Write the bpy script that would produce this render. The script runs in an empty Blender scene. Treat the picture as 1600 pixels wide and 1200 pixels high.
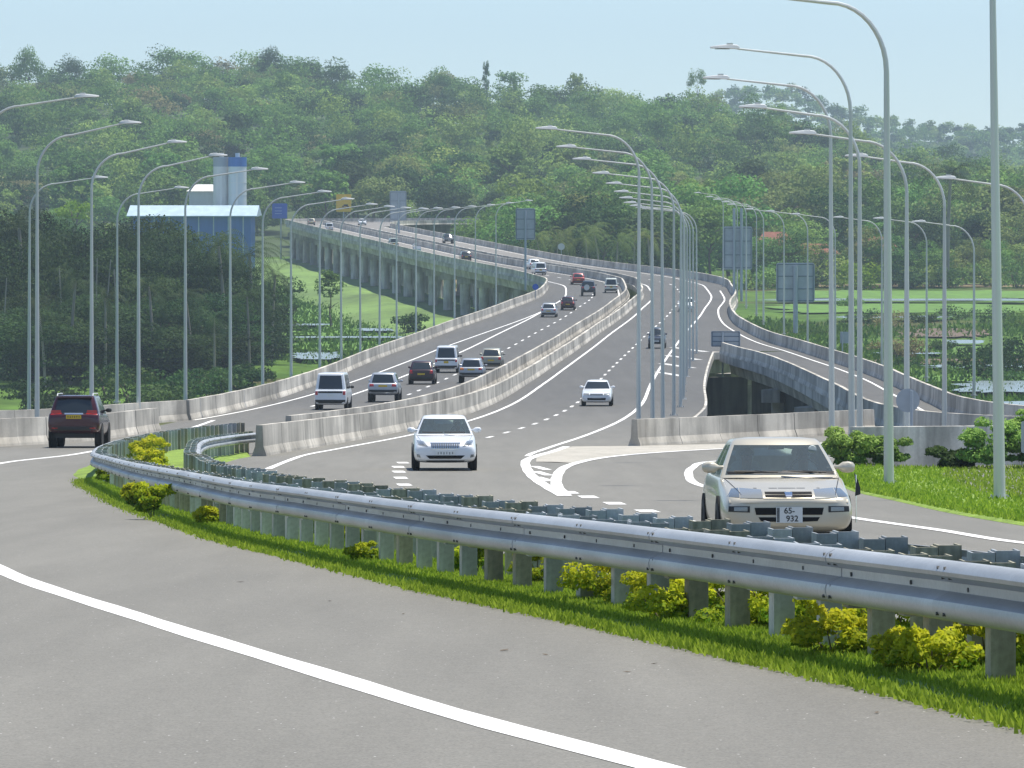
import bpy, bmesh, math, random
import numpy as np
from mathutils import Vector, Matrix
from mathutils.bvhtree import BVHTree
R = math.radians
rnd = random.Random(7)
SC = bpy.context.scene
COL = SC.collection

# ------------------------------------------------------------------ camera, sky, sun, exposure
# metres; camera at the origin looking along +Y from the top of the approach ramp (long lens)
FPX, HOR, PW, PH = 8600.0, 220.0, 1600.0, 1200.0
cd = bpy.data.cameras.new('camera'); cam = bpy.data.objects.new('camera', cd); COL.objects.link(cam)
cd.sensor_width = 36.0; cd.lens = FPX / PW * 36.0
cd.shift_y = (HOR - PH / 2) / PW
cd.clip_start = 0.5; cd.clip_end = 20000
cam.rotation_euler = (R(90), 0, 0)
SC.camera = cam

SUN_EL, SUN_AZ = 75.0, 62.0          # azimuth measured from +Y towards +X
w = bpy.data.worlds.new('World'); SC.world = w; w.use_nodes = True
nt = w.node_tree; nt.nodes.clear()
sky = nt.nodes.new('ShaderNodeTexSky'); sky.sky_type = 'NISHITA'; sky.sun_disc = False
sky.sun_elevation = R(SUN_EL); sky.sun_rotation = R(SUN_AZ)
sky.air_density = 1.0; sky.dust_density = 0.15; sky.ozone_density = 2.5; sky.altitude = 0
bg = nt.nodes.new('ShaderNodeBackground'); bg.inputs[1].default_value = 0.112
wo = nt.nodes.new('ShaderNodeOutputWorld')
tcw = nt.nodes.new('ShaderNodeTexCoord'); mpw = nt.nodes.new('ShaderNodeMapping'); mpw.vector_type = 'POINT'; mpw.inputs['Location'].default_value = (0, 0, .055)
nt.links.new(tcw.outputs['Generated'], mpw.inputs[0]); nt.links.new(mpw.outputs[0], sky.inputs[0])
nt.links.new(sky.outputs[0], bg.inputs[0]); nt.links.new(bg.outputs[0], wo.inputs[0])
sl = bpy.data.lights.new('sun', 'SUN'); sl.energy = 4.8; sl.angle = R(0.53); sl.color = (1.0, 0.935, 0.82)
sun = bpy.data.objects.new('sun', sl); COL.objects.link(sun)
sun.rotation_euler = (R(90 - SUN_EL), 0, R(180 - SUN_AZ))
sdir = Vector((math.sin(R(SUN_AZ)) * math.cos(R(SUN_EL)), math.cos(R(SUN_AZ)) * math.cos(R(SUN_EL)), math.sin(R(SUN_EL))))
sun.rotation_euler = sdir.to_track_quat('Z', 'Y').to_euler()
SC.view_settings.view_transform = 'Standard'; SC.view_settings.look = 'None'
SC.view_settings.exposure = 0.42; SC.view_settings.gamma = 1.0
SC.cycles.use_denoising = True
SC.cycles.max_bounces = 5; SC.cycles.diffuse_bounces = 2; SC.cycles.glossy_bounces = 2
SC.cycles.transmission_bounces = 6; SC.cycles.transparent_max_bounces = 8; SC.cycles.volume_bounces = 0
SC.cycles.sample_clamp_indirect = 6.0

# ------------------------------------------------------------------ helpers
def pchip(x, y):
    x = np.array(x, float); y = np.array(y, float)
    h = np.diff(x); d = np.diff(y) / h; m = np.zeros(len(x))
    for i in range(1, len(x) - 1):
        if d[i-1] * d[i] > 0:
            w1 = 2*h[i] + h[i-1]; w2 = h[i] + 2*h[i-1]; m[i] = (w1 + w2) / (w1/d[i-1] + w2/d[i])
    m[0] = d[0]; m[-1] = d[-1]
    def f(q):
        i = int(np.clip(np.searchsorted(x, q) - 1, 0, len(x) - 2)); t = (q - x[i]) / h[i]
        if t < 0: return float(y[0] + m[0] * (q - x[0]))
        if t > 1: return float(y[-1] + m[-1] * (q - x[-1]))
        return float((1+2*t)*(1-t)**2*y[i] + t*(1-t)**2*h[i]*m[i] + t*t*(3-2*t)*y[i+1] + t*t*(t-1)*h[i]*m[i+1])
    return f
# road level along the depth of the valley: falls from the camera, then levels out
g = pchip([-60, 0, 68, 145, 292, 400, 500, 600, 720, 1600, 6000],
          [1.57, -1.43, -4.84, -8.68, -14.25, -16.9, -18.25, -18.75, -18.8, -18.8, -18.8])
GZ = -28.0                                   # level of the paddy fields
FARX = pchip([10, 20.5, 27, 34.3, 45.8, 56.3, 72.9, 90, 110, 136, 160, 200], [5.6, 4.35, 3.5, 2.4, .6, -.85, -2.95, -4.6, -6.2, -7.9, -8.95, -8.9])
def sstep(t): t = min(1.0, max(0.0, t)); return t*t*(3-2*t)
def lvl(x, y):
    """road level; the oncoming lane right of the planted median lies a little lower"""
    return g(y) - .26 * sstep((x - FARX(y)) / 2.6) * (1 - sstep((y - 95) / 70)) if 10 < y < 165 else (g(y) if y >= 165 else g(y) - .26 * sstep((x - 5.6) / 2.6))
def gp(px, py, dz=0.0):
    """surveyed point of the road surface (metres) that the photograph shows at a pixel"""
    lo, hi = 5.0, 20000.0; k = (py - HOR) / FPX
    for _ in range(60):
        m = (lo + hi) / 2
        if -(lvl((px - 800) / FPX * m, m) + dz) / m > k: lo = m
        else: hi = m
    return ((px - 800) / FPX * m, m)
def P(x, y, dz=0.0): return Vector((x, y, lvl(x, y) + dz))

def tag(o, label=None, cat=None, group=None, kind=None):
    if label: o['label'] = label
    if cat: o['category'] = cat
    if group: o['group'] = group
    if kind: o['kind'] = kind
    return o
def empty(name, loc=(0, 0, 0), rz=0.0):
    o = bpy.data.objects.new(name, None); COL.objects.link(o); o.location = loc; o.rotation_euler = (0, 0, rz)
    o.empty_display_size = 0.2
    return o
def link(name, me, parent=None, loc=None, rz=None):
    o = bpy.data.objects.new(name, me); COL.objects.link(o)
    if parent: o.parent = parent
    if loc is not None: o.location = loc
    if rz is not None: o.rotation_euler = (0, 0, rz)
    return o
def copy_tree(o, parent=None):
    c = o.copy(); COL.objects.link(c); c.parent = parent
    for ch in o.children: copy_tree(ch, c)
    return c
ORD = ['', 'first', 'second', 'third', 'fourth', 'fifth', 'sixth', 'seventh', 'eighth', 'ninth', 'tenth', 'eleventh', 'twelfth', 'thirteenth', 'fourteenth', 'fifteenth', 'sixteenth', 'seventeenth', 'eighteenth', 'nineteenth', 'twentieth']
def ordinal(n):
    if n <= 20: return ORD[n]
    tens = {2: 'twenty', 3: 'thirty', 4: 'forty'}[n // 10]
    return tens + '-' + ORD[n % 10] if n % 10 else {3: 'thirtieth', 4: 'fortieth'}[n // 10]

class MB:
    def __init__(s): s.v = []; s.f = []
    def add(s, vs, fs):
        b = len(s.v); s.v += [tuple(v) for v in vs]; s.f += [tuple(i + b for i in f) for f in fs]; return s
    def box(s, c, d, M=None):
        cx, cy, cz = c; dx, dy, dz = d[0]/2, d[1]/2, d[2]/2
        vs = [Vector((cx+a*dx, cy+b*dy, cz+e*dz)) for e in (-1, 1) for b in (-1, 1) for a in (-1, 1)]
        if M is not None: vs = [M @ v for v in vs]
        return s.add(vs, [(0, 2, 3, 1), (4, 5, 7, 6), (0, 1, 5, 4), (2, 6, 7, 3), (0, 4, 6, 2), (1, 3, 7, 5)])
    def tube(s, pts, rad, n=8, cap=True):
        pts = [Vector(p) for p in pts]; rad = rad if hasattr(rad, '__len__') else [rad]*len(pts)
        rings = []
        up = Vector((0, 0, 1)); t0 = (pts[1]-pts[0]).normalized()
        a = t0.cross(up) if abs(t0.dot(up)) < .95 else t0.cross(Vector((1, 0, 0)))
        a.normalize()
        for i, p in enumerate(pts):
            t = (pts[min(i+1, len(pts)-1)] - pts[max(i-1, 0)]).normalized()
            a = (a - t*a.dot(t)).normalized(); b = t.cross(a)
            rings.append([p + (a*math.cos(2*math.pi*k/n) + b*math.sin(2*math.pi*k/n))*rad[i] for k in range(n)])
        vs = [v for r in rings for v in r]; fs = []
        for i in range(len(pts)-1):
            for k in range(n):
                fs.append((i*n+k, i*n+(k+1) % n, (i+1)*n+(k+1) % n, (i+1)*n+k))
        if cap: fs.append(tuple(range(n))[::-1]); fs.append(tuple((len(pts)-1)*n+k for k in range(n)))
        return s.add(vs, fs)
    def grid(s, rows, closed_u=False):
        n = len(rows[0]); vs = [v for r in rows for v in r]; fs = []
        for i in range(len(rows)-1):
            for k in range(n if closed_u else n-1):
                fs.append((i*n+k, i*n+(k+1) % n, (i+1)*n+(k+1) % n, (i+1)*n+k))
        return s.add(vs, fs)
    def sweep(s, path, prof, up=Vector((0, 0, 1)), cap=True):
        """path: list of Vector, prof: closed list of (side, height); side is to the right of travel"""
        rows = []
        for i, p in enumerate(path):
            t = path[min(i+1, len(path)-1)] - path[max(i-1, 0)]; t = Vector((t.x, t.y, 0)).normalized()
            r = Vector((t.y, -t.x, 0))
            rows.append([p + r*a + up*b for a, b in prof])
        n = len(prof); b0 = len(s.v); s.grid(rows, True)
        if cap:
            s.f.append(tuple(b0+k for k in range(n))); s.f.append(tuple(b0+(len(rows)-1)*n+k for k in range(n))[::-1])
        return s
    def mesh(s, name, mat, smooth=False):
        me = bpy.data.meshes.new(name); me.from_pydata(s.v, [], s.f)
        if mat: me.materials.append(mat)
        bm = bmesh.new(); bm.from_mesh(me); bmesh.ops.recalc_face_normals(bm, faces=bm.faces); bm.to_mesh(me); bm.free()
        if smooth:
            me.polygons.foreach_set('use_smooth', [True]*len(me.polygons))
            try: me.set_sharp_from_angle(angle=R(40))
            except Exception: pass
        return me
    def build(s, name, mat, parent=None, smooth=False):
        return link(name, s.mesh(name, mat, smooth), parent)

def np_mesh(name, verts, quads, mat, tint=None, tris=False):
    me = bpy.data.meshes.new(name); k = 3 if tris else 4
    me.vertices.add(len(verts)); me.vertices.foreach_set('co', np.asarray(verts, np.float32).ravel())
    nf = len(quads); me.loops.add(nf*k); me.loops.foreach_set('vertex_index', np.asarray(quads, np.int32).ravel())
    me.polygons.add(nf); me.polygons.foreach_set('loop_start', np.arange(0, nf*k, k, dtype=np.int32))
    me.polygons.foreach_set('loop_total', np.full(nf, k, np.int32))
    me.update(calc_edges=True); me.materials.append(mat)
    if tint is not None:
        a = me.attributes.new('tint', 'FLOAT', 'FACE'); a.data.foreach_set('value', np.asarray(tint, np.float32))
    return me

def curve2(pts, step):
    """smooth plan curve through pts (Catmull-Rom), resampled every step metres"""
    p = [np.array(q, float) for q in pts]; p = [2*p[0]-p[1]] + p + [2*p[-1]-p[-2]]; out = []
    for i in range(1, len(p)-2):
        n = 16
        for k in range(n):
            t = k/n; a, b, c, d = p[i-1], p[i], p[i+1], p[i+2]
            # centripetal-like: scale tangents by segment length
            l1 = np.linalg.norm(c-b); m1 = (c-a)/max(np.linalg.norm(c-b)+np.linalg.norm(b-a), 1e-6)*l1; m2 = (d-b)/max(np.linalg.norm(d-c)+np.linalg.norm(c-b), 1e-6)*l1
            out.append((2*t**3-3*t*t+1)*b + (t**3-2*t*t+t)*m1 + (-2*t**3+3*t*t)*c + (t**3-t*t)*m2)
    out.append(p[-2]); out = np.array(out)
    s = np.concatenate([[0], np.cumsum(np.linalg.norm(np.diff(out, axis=0), axis=1))])
    n = max(2, int(round(s[-1]/step))+1); q = np.linspace(0, s[-1], n)
    return [(float(np.interp(a, s, out[:, 0])), float(np.interp(a, s, out[:, 1]))) for a in q]

# ------------------------------------------------------------------ materials
def mat(name, col, rough=0.6, metal=0.0, noise=None, bump=None, spec=0.5, coat=0.0, obj_var=0.0):
    """noise = list of (scale, amount, detail) multiplying the colour; bump = (scale, strength)"""
    m = bpy.data.materials.new(name); m.use_nodes = True; t = m.node_tree; b = t.nodes['Principled BSDF']
    b.inputs['Roughness'].default_value = rough; b.inputs['Metallic'].default_value = metal
    b.inputs['Specular IOR Level'].default_value = spec; b.inputs['Coat Weight'].default_value = coat
    b.inputs['Coat Roughness'].default_value = 0.05
    b.inputs['Base Color'].default_value = (*col, 1)
    tc = t.nodes.new('ShaderNodeTexCoord')
    last = None
    def mul(val):
        nonlocal last
        mx = t.nodes.new('ShaderNodeMix'); mx.data_type = 'RGBA'; mx.blend_type = 'MULTIPLY'; mx.inputs[0].default_value = 1.0
        if last is None: mx.inputs[6].default_value = (*col, 1)
        else: t.links.new(last, mx.inputs[6])
        t.links.new(val, mx.inputs[7]); last = mx.outputs[2]
    for (sc, am, de) in (noise or []):
        n = t.nodes.new('ShaderNodeTexNoise'); n.inputs['Detail'].default_value = de; n.inputs['Roughness'].default_value = .6
        if hasattr(sc, '__len__'):
            mp = t.nodes.new('ShaderNodeMapping'); mp.inputs['Scale'].default_value = sc; t.links.new(tc.outputs['Object'], mp.inputs[0]); t.links.new(mp.outputs[0], n.inputs[0]); n.inputs['Scale'].default_value = 1
        else:
            t.links.new(tc.outputs['Object'], n.inputs[0]); n.inputs['Scale'].default_value = sc
        r = t.nodes.new('ShaderNodeMapRange'); r.inputs[1].default_value = .3; r.inputs[2].default_value = .7; r.inputs[3].default_value = 1-am; r.inputs[4].default_value = 1+am
        t.links.new(n.outputs[0], r.inputs[0]); mul(r.outputs[0])
    if obj_var:
        oi = t.nodes.new('ShaderNodeObjectInfo'); r = t.nodes.new('ShaderNodeMapRange'); r.inputs[3].default_value = 1-obj_var; r.inputs[4].default_value = 1+obj_var
        t.links.new(oi.outputs['Random'], r.inputs[0]); mul(r.outputs[0])
    if last: t.links.new(last, b.inputs['Base Color'])
    if bump:
        n = t.nodes.new('ShaderNodeTexNoise'); n.inputs['Scale'].default_value = bump[0]; n.inputs['Detail'].default_value = 5
        t.links.new(tc.outputs['Object'], n.inputs[0]); bp = t.nodes.new('ShaderNodeBump'); bp.inputs['Strength'].default_value = bump[1]; bp.inputs['Distance'].default_value = .05
        t.links.new(n.outputs[0], bp.inputs['Height']); t.links.new(bp.outputs[0], b.inputs['Normal'])
    return m

def leaf_mat(name, c1, c2, var=0.25, trans=0.35, hue=0.02):
    """leaves: colour runs from c1 to c2 by the leaf's own tint, shifts a little from tree to tree, lets light through"""
    m = bpy.data.materials.new(name); m.use_nodes = True; t = m.node_tree; t.nodes.clear()
    out = t.nodes.new('ShaderNodeOutputMaterial')
    at = t.nodes.new('ShaderNodeAttribute'); at.attribute_name = 'tint'
    mx = t.nodes.new('ShaderNodeMix'); mx.data_type = 'RGBA'; mx.inputs[6].default_value = (*c1, 1); mx.inputs[7].default_value = (*c2, 1)
    t.links.new(at.outputs['Fac'], mx.inputs[0])
    oi = t.nodes.new('ShaderNodeObjectInfo'); hs = t.nodes.new('ShaderNodeHueSaturation')
    def rng(src, a, b):
        r = t.nodes.new('ShaderNodeMapRange'); r.inputs[3].default_value = a; r.inputs[4].default_value = b; t.links.new(src, r.inputs[0]); return r.outputs[0]
    t.links.new(rng(oi.outputs['Random'], .5-hue, .5+hue), hs.inputs['Hue'])
    ml = t.nodes.new('ShaderNodeMath'); ml.operation = 'MULTIPLY'; ml.inputs[1].default_value = 7.13; t.links.new(oi.outputs['Random'], ml.inputs[0])
    fr = t.nodes.new('ShaderNodeMath'); fr.operation = 'FRACT'; t.links.new(ml.outputs[0], fr.inputs[0])
    t.links.new(rng(fr.outputs[0], 1-var, 1+var), hs.inputs['Value']); t.links.new(mx.outputs[2], hs.inputs['Color'])
    d = t.nodes.new('ShaderNodeBsdfPrincipled'); d.inputs['Roughness'].default_value = .6; d.inputs['Specular IOR Level'].default_value = .1
    tr = t.nodes.new('ShaderNodeBsdfTranslucent'); ms = t.nodes.new('ShaderNodeMixShader'); ms.inputs[0].default_value = trans
    t.links.new(hs.outputs[0], d.inputs['Base Color']); t.links.new(hs.outputs[0], tr.inputs[0])
    t.links.new(d.outputs[0], ms.inputs[1]); t.links.new(tr.outputs[0], ms.inputs[2]); t.links.new(ms.outputs[0], out.inputs[0])
    return m

def asphalt_mat(name, near, far):
    """pale asphalt up close, darker on the viaduct, painted glare far out; tyre tracks, stains, stone chips with painted glints"""
    m = bpy.data.materials.new(name); m.use_nodes = True; t = m.node_tree; b = t.nodes['Principled BSDF']
    L = t.links.new
    tc = t.nodes.new('ShaderNodeTexCoord'); sp = t.nodes.new('ShaderNodeSeparateXYZ'); L(tc.outputs['Object'], sp.inputs[0])
    n0 = t.nodes.new('ShaderNodeTexNoise'); n0.inputs['Scale'].default_value = .012; n0.inputs['Detail'].default_value = 2; L(tc.outputs['Object'], n0.inputs[0])
    ad = t.nodes.new('ShaderNodeMath'); ad.operation = 'MULTIPLY_ADD'; ad.inputs[1].default_value = 60; L(n0.outputs[0], ad.inputs[0]); L(sp.outputs[1], ad.inputs[2])
    mr = t.nodes.new('ShaderNodeMapRange'); mr.interpolation_type = 'SMOOTHSTEP'; mr.inputs[1].default_value = 190; mr.inputs[2].default_value = 390; L(ad.outputs[0], mr.inputs[0])
    mx = t.nodes.new('ShaderNodeMix'); mx.data_type = 'RGBA'; mx.inputs[6].default_value = (*near, 1); mx.inputs[7].default_value = (*far, 1); L(mr.outputs[0], mx.inputs[0])
    m3 = t.nodes.new('ShaderNodeMapRange'); m3.interpolation_type = 'SMOOTHSTEP'; m3.inputs[1].default_value = 760; m3.inputs[2].default_value = 960; L(ad.outputs[0], m3.inputs[0])
    mx2 = t.nodes.new('ShaderNodeMix'); mx2.data_type = 'RGBA'; mx2.inputs[7].default_value = (.21, .20, .185, 1); L(m3.outputs[0], mx2.inputs[0]); L(mx.outputs[2], mx2.inputs[6])  # far stretch lightened: grazing sun glare put into the colour
    last = mx2.outputs[2]
    def mul(sc, am, de, lo=.3, hi=.7):
        nonlocal last
        mp = t.nodes.new('ShaderNodeMapping'); mp.inputs['Scale'].default_value = sc; L(tc.outputs['Object'], mp.inputs[0])
        n = t.nodes.new('ShaderNodeTexNoise'); n.inputs['Scale'].default_value = 1; n.inputs['Detail'].default_value = de; L(mp.outputs[0], n.inputs[0])
        r = t.nodes.new('ShaderNodeMapRange'); r.inputs[1].default_value = lo; r.inputs[2].default_value = hi; r.inputs[3].default_value = 1-am; r.inputs[4].default_value = 1+am; L(n.outputs[0], r.inputs[0])
        q = t.nodes.new('ShaderNodeMix'); q.data_type = 'RGBA'; q.blend_type = 'MULTIPLY'; q.inputs[0].default_value = 1; L(last, q.inputs[6]); L(r.outputs[0], q.inputs[7]); last = q.outputs[2]
    mul((.9, .03, .5), .06, 4); mul((.06, .03, .12), .05, 3); mul((2.2, .10, 3), .06, 4); mul((14, 14, 14), .07, 4); mul((70, 70, 70), .30, 3)
    # stone chips with sun sparkle painted in as bright specks
    vo = t.nodes.new('ShaderNodeTexVoronoi'); vo.inputs['Scale'].default_value = 26; L(tc.outputs['Object'], vo.inputs[0])
    wn = t.nodes.new('ShaderNodeMath'); wn.operation = 'LESS_THAN'; wn.inputs[1].default_value = .16; L(vo.outputs['Distance'], wn.inputs[0])
    sc_ = t.nodes.new('ShaderNodeSeparateColor'); L(vo.outputs['Color'], sc_.inputs[0])
    gt = t.nodes.new('ShaderNodeMath'); gt.operation = 'GREATER_THAN'; gt.inputs[1].default_value = .972; L(sc_.outputs[0], gt.inputs[0])
    an = t.nodes.new('ShaderNodeMath'); an.operation = 'MULTIPLY'; L(wn.outputs[0], an.inputs[0]); L(gt.outputs[0], an.inputs[1])
    q = t.nodes.new('ShaderNodeMix'); q.data_type = 'RGBA'; q.inputs[7].default_value = (.85, .85, .82, 1); L(an.outputs[0], q.inputs[0]); L(last, q.inputs[6]); last = q.outputs[2]
    L(last, b.inputs['Base Color']); b.inputs['Roughness'].default_value = .78; b.inputs['Specular IOR Level'].default_value = .35
    n = t.nodes.new('ShaderNodeTexNoise'); n.inputs['Scale'].default_value = 60; n.inputs['Detail'].default_value = 3; L(tc.outputs['Object'], n.inputs[0])
    bp = t.nodes.new('ShaderNodeBump'); bp.inputs['Strength'].default_value = .35; bp.inputs['Distance'].default_value = .01; L(n.outputs[0], bp.inputs['Height']); L(bp.outputs[0], b.inputs['Normal'])
    return m

def concrete_mat(name, col, streak=.35, var=.12):
    """weathered concrete: rain streaks, blotches, a different tone for each cast panel"""
    m = bpy.data.materials.new(name); m.use_nodes = True; t = m.node_tree; b = t.nodes['Principled BSDF']; L = t.links.new
    tc = t.nodes.new('ShaderNodeTexCoord'); last = None
    def mul(src):
        nonlocal last
        q = t.nodes.new('ShaderNodeMix'); q.data_type = 'RGBA'; q.blend_type = 'MULTIPLY'; q.inputs[0].default_value = 1
        if last is None: q.inputs[6].default_value = (*col, 1)
        else: L(last, q.inputs[6])
        L(src, q.inputs[7]); last = q.outputs[2]
    def nz(sc, a, b_, lo, hi, de=4):
        mp = t.nodes.new('ShaderNodeMapping'); mp.inputs['Scale'].default_value = sc; L(tc.outputs['Object'], mp.inputs[0])
        n = t.nodes.new('ShaderNodeTexNoise'); n.inputs['Scale'].default_value = 1; n.inputs['Detail'].default_value = de; L(mp.outputs[0], n.inputs[0])
        r = t.nodes.new('ShaderNodeMapRange'); r.inputs[1].default_value = lo; r.inputs[2].default_value = hi; r.inputs[3].default_value = a; r.inputs[4].default_value = b_; L(n.outputs[0], r.inputs[0]); mul(r.outputs[0])
    nz((.9, .28, .25), 1-streak, 1.08, .40, .58, 5)
    nz((3.2, 1.0, .30), 1-streak*.75, 1.04, .33, .52, 5)
    nz((.25, .09, .4), .78, 1.1, .38, .6)
    nz((14, 14, 14), .92, 1.06, .3, .7)
    oi = t.nodes.new('ShaderNodeObjectInfo'); r = t.nodes.new('ShaderNodeMapRange'); r.inputs[3].default_value = 1-var; r.inputs[4].default_value = 1+var*.7; L(oi.outputs['Random'], r.inputs[0]); mul(r.outputs[0])
    L(last, b.inputs['Base Color']); b.inputs['Roughness'].default_value = .85; b.inputs['Specular IOR Level'].default_value = .25
    return m

M = {}
M['asphalt'] = asphalt_mat('asphalt', (.176, .171, .153), (.100, .099, .095))
M['paint'] = mat('road_paint', (.82, .82, .8), .6, noise=[((5, .6, 5), .12, 4), (30, .06, 2)])
M['paint_old'] = mat('worn_road_paint', (.6, .6, .58), .65, noise=[((4, .5, 4), .25, 4)])
M['concrete'] = concrete_mat('weathered_concrete', (.55, .52, .46), .32)
M['concrete_dark'] = concrete_mat('stained_concrete', (.58, .56, .51), .3)
M['shade_concrete'] = concrete_mat('shade_darkened_concrete', (.10, .10, .09), .4)  # wall colour blackened to stand for the shade below the slip road
M['signbrace'] = mat('sign_bracing', (.13, .17, .22), .6)  # ribs painted darker in place of their own shading
M['pale_wall'] = concrete_mat('limewashed_concrete', (.74, .72, .66), .4)
M['galv'] = mat('galvanised_steel', (.46, .475, .48), .46, .6, noise=[(.8, .10, 4), ((2.5, .6, 7), .12, 5), (35, .07, 3)], obj_var=.09)
def rusty_post_mat():
    m = mat('post_steel', (.42, .44, .45), .5, .5, noise=[((9, 9, 1.2), .22, 4), (30, .12, 3)], obj_var=.3)
    return m
M['post'] = rusty_post_mat()
M['post_stain'] = mat('stained_post_steel', (.31, .295, .22), .7, .15, noise=[((9, 9, 1.5), .3, 4), (30, .15, 3)], obj_var=.25)
M['boltdark'] = mat('weathered_bolt', (.10, .10, .095), .6, .4)
M['pole'] = mat('lamp_pole_steel', (.58, .60, .58), .42, .45, noise=[((3, 3, .15), .1, 3)], obj_var=.07)
M['lamp'] = mat('lamp_housing', (.62, .63, .62), .4, .2)
M['lampglass'] = mat('lamp_lens', (.5, .52, .52), .15)
M['sand'] = mat('gravel_dirt', (.40, .38, .335), .95, noise=[(1.2, .2, 5), (12, .25, 4)], bump=(20, .5))
M['earth'] = mat('earth', (.09, .10, .04), .95, noise=[(.08, .3, 4), (1.5, .3, 4)])
M['grass_base'] = mat('grass_soil', (.17, .26, .035), .95, noise=[(.5, .3, 4), (6, .35, 4)])
M['black'] = mat('black_rubber', (.02, .02, .02), .7)
M['black_plastic'] = mat('black_plastic', (.015, .015, .016), .45)
M['chrome'] = mat('chrome', (.75, .76, .78), .15, 1.0)
M['signback'] = mat('sign_back_aluminium', (.42, .46, .50), .6, .05, noise=[(2, .08, 3)])
M['signframe'] = mat('sign_frame_steel', (.40, .45, .50), .5, .2)

# ------------------------------------------------------------------ plan of the roads
# ER: line that borders the right carriageway on its median side, as X over Y
ER = pchip([100, 147, 171, 185, 221, 265, 306, 368, 440, 518, 609, 673, 712, 736, 765, 800, 850, 969, 1134, 1245],
           [-5.0, -6.6, -6.55, -6.0, -4.1, -1.8, 0, 2.1, 5.1, 9.0, 14.2, 17.2, 17.5, 16.0, 12.6, 7.6, .8, -11.8, -28.9, -40.0])
LPO = pchip([200, 236, 265, 368, 457, 533, 620, 668, 712, 736, 765, 800, 850, 1400],
            [-12.7, -12.7, -13.6, -15.2, -16.4, -16.1, -14.7, -13.6, -13.0, -13.2, -12.6, -11.7, -10.9, -10.9])
ROO = pchip([600, 651, 747, 785, 806, 860, 1400], [9.9, 10.2, 10.2, 9.6, 8.8, 8.3, 8.3])
LEO = pchip([200, 546, 700, 742, 850, 1400], [-10.7, -10.7, -10.6, -11.3, -10.2, -10.2])
REO = pchip([150, 230, 319, 640, 735, 763, 850, 1400], [7.0, 7.1, 7.2, 7.0, 7.6, 8.3, 7.3, 7.3])
def along(off, y0, y1, step=6.0):
    n = max(2, int(round((y1-y0)/step))+1)
    o = off if callable(off) else (lambda y: off)
    return [(ER(y)+o(y), y) for y in np.linspace(y0, y1, n)]
# far bend to the right
LP_far = [(ER(1245)+LPO(1245), 1245), (-51.2, 1256), (-46, 1264), (-34, 1268), (-10, 1270), (-3, 1271)]
RO_far = [(ER(1190)+8.3, 1190), (-26.2, 1208), (-24.4, 1226), (-18, 1236), (-8, 1240), (-3, 1240.5)]
RR_par = [(10+ER(690), 690), (26.4, 650), (24.2, 611), (22.9, 565), (22.9, 530), (23.4, 499), (24.6, 471), (25.4, 437), (25.8, 410), (25.7, 378), (24.6, 338), (23.6, 308), (22.3, 270), (22.6, 240), (25.5, 215), (33, 198), (45, 190)]
RL_par = [(17.6, 462), (18.2, 448), (19.4, 421), (19.7, 378), (18.7, 318), (17.0, 262), (16.6, 236), (17.3, 212), (20.5, 194), (28, 184), (45, 178)]

def strip_obj(name, rows, m, dz=0.0, parent=None, nx=5):
    """rows: list of (left (x,y), right (x,y)); a sheet following the road level"""
    b = MB(); rr = []
    for a, c in rows:
        rr.append([P(a[0]+(c[0]-a[0])*k/(nx-1), a[1]+(c[1]-a[1])*k/(nx-1), dz) for k in range(nx)])
    b.grid(rr)
    me = b.mesh(name, m, True)
    return link(name, me, parent)

# --- ground: fields, approach embankment
def ground():
    xs = np.concatenate([np.linspace(-2600, -320, 8), np.linspace(-300, 300, 61), np.linspace(320, 2600, 8)])
    ys = np.concatenate([np.linspace(-150, 240, 14), np.linspace(250, 1400, 116), np.linspace(1450, 4450, 16)])
    b = MB(); r = random.Random(3)
    b.grid([[Vector((x, y, GZ + (0.10*math.sin(x*.13+y*.02)+.08*math.sin(y*.05) if 250 < y < 1400 else 0))) for x in xs] for y in ys])
    m = bpy.data.materials.new('paddy_fields'); m.use_nodes = True; t = m.node_tree; bs = t.nodes['Principled BSDF']; L = t.links.new
    tc = t.nodes.new('ShaderNodeTexCoord')
    def nz(sc, de=4, rough=.55):
        mp = t.nodes.new('ShaderNodeMapping'); mp.inputs['Scale'].default_value = sc; L(tc.outputs['Object'], mp.inputs[0])
        n = t.nodes.new('ShaderNodeTexNoise'); n.inputs['Scale'].default_value = 1; n.inputs['Detail'].default_value = de; n.inputs['Roughness'].default_value = rough; L(mp.outputs[0], n.inputs[0]); return n.outputs[0]
    cr = t.nodes.new('ShaderNodeValToRGB'); e = cr.color_ramp.elements
    L(nz((.012, .016, 1), 3), cr.inputs[0])
    e[0].position = .3; e[0].color = (.10, .085, .04, 1); e[1].position = .42; e[1].color = (.06, .12, .02, 1)
    for p, c in ((.52, (.095, .17, .03, 1)), (.62, (.065, .12, .022, 1)), (.72, (.17, .14, .065, 1))):
        k = e.new(p); k.color = c
    mx = t.nodes.new('ShaderNodeMix'); mx.data_type = 'RGBA'; mx.blend_type = 'MULTIPLY'; mx.inputs[0].default_value = 1; L(cr.outputs[0], mx.inputs[6])
    r_ = t.nodes.new('ShaderNodeMapRange'); r_.inputs[1].default_value = .3; r_.inputs[2].default_value = .7; r_.inputs[3].default_value = .6; r_.inputs[4].default_value = 1.25
    L(nz((.25, .12, 1), 5), r_.inputs[0]); L(r_.outputs[0], mx.inputs[7]); L(mx.outputs[2], bs.inputs['Base Color']); bs.inputs['Roughness'].default_value = .95; bs.inputs['Specular IOR Level'].default_value = .1
    tag(b.build('ground', m, None, True), kind='structure')
ground()

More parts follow.
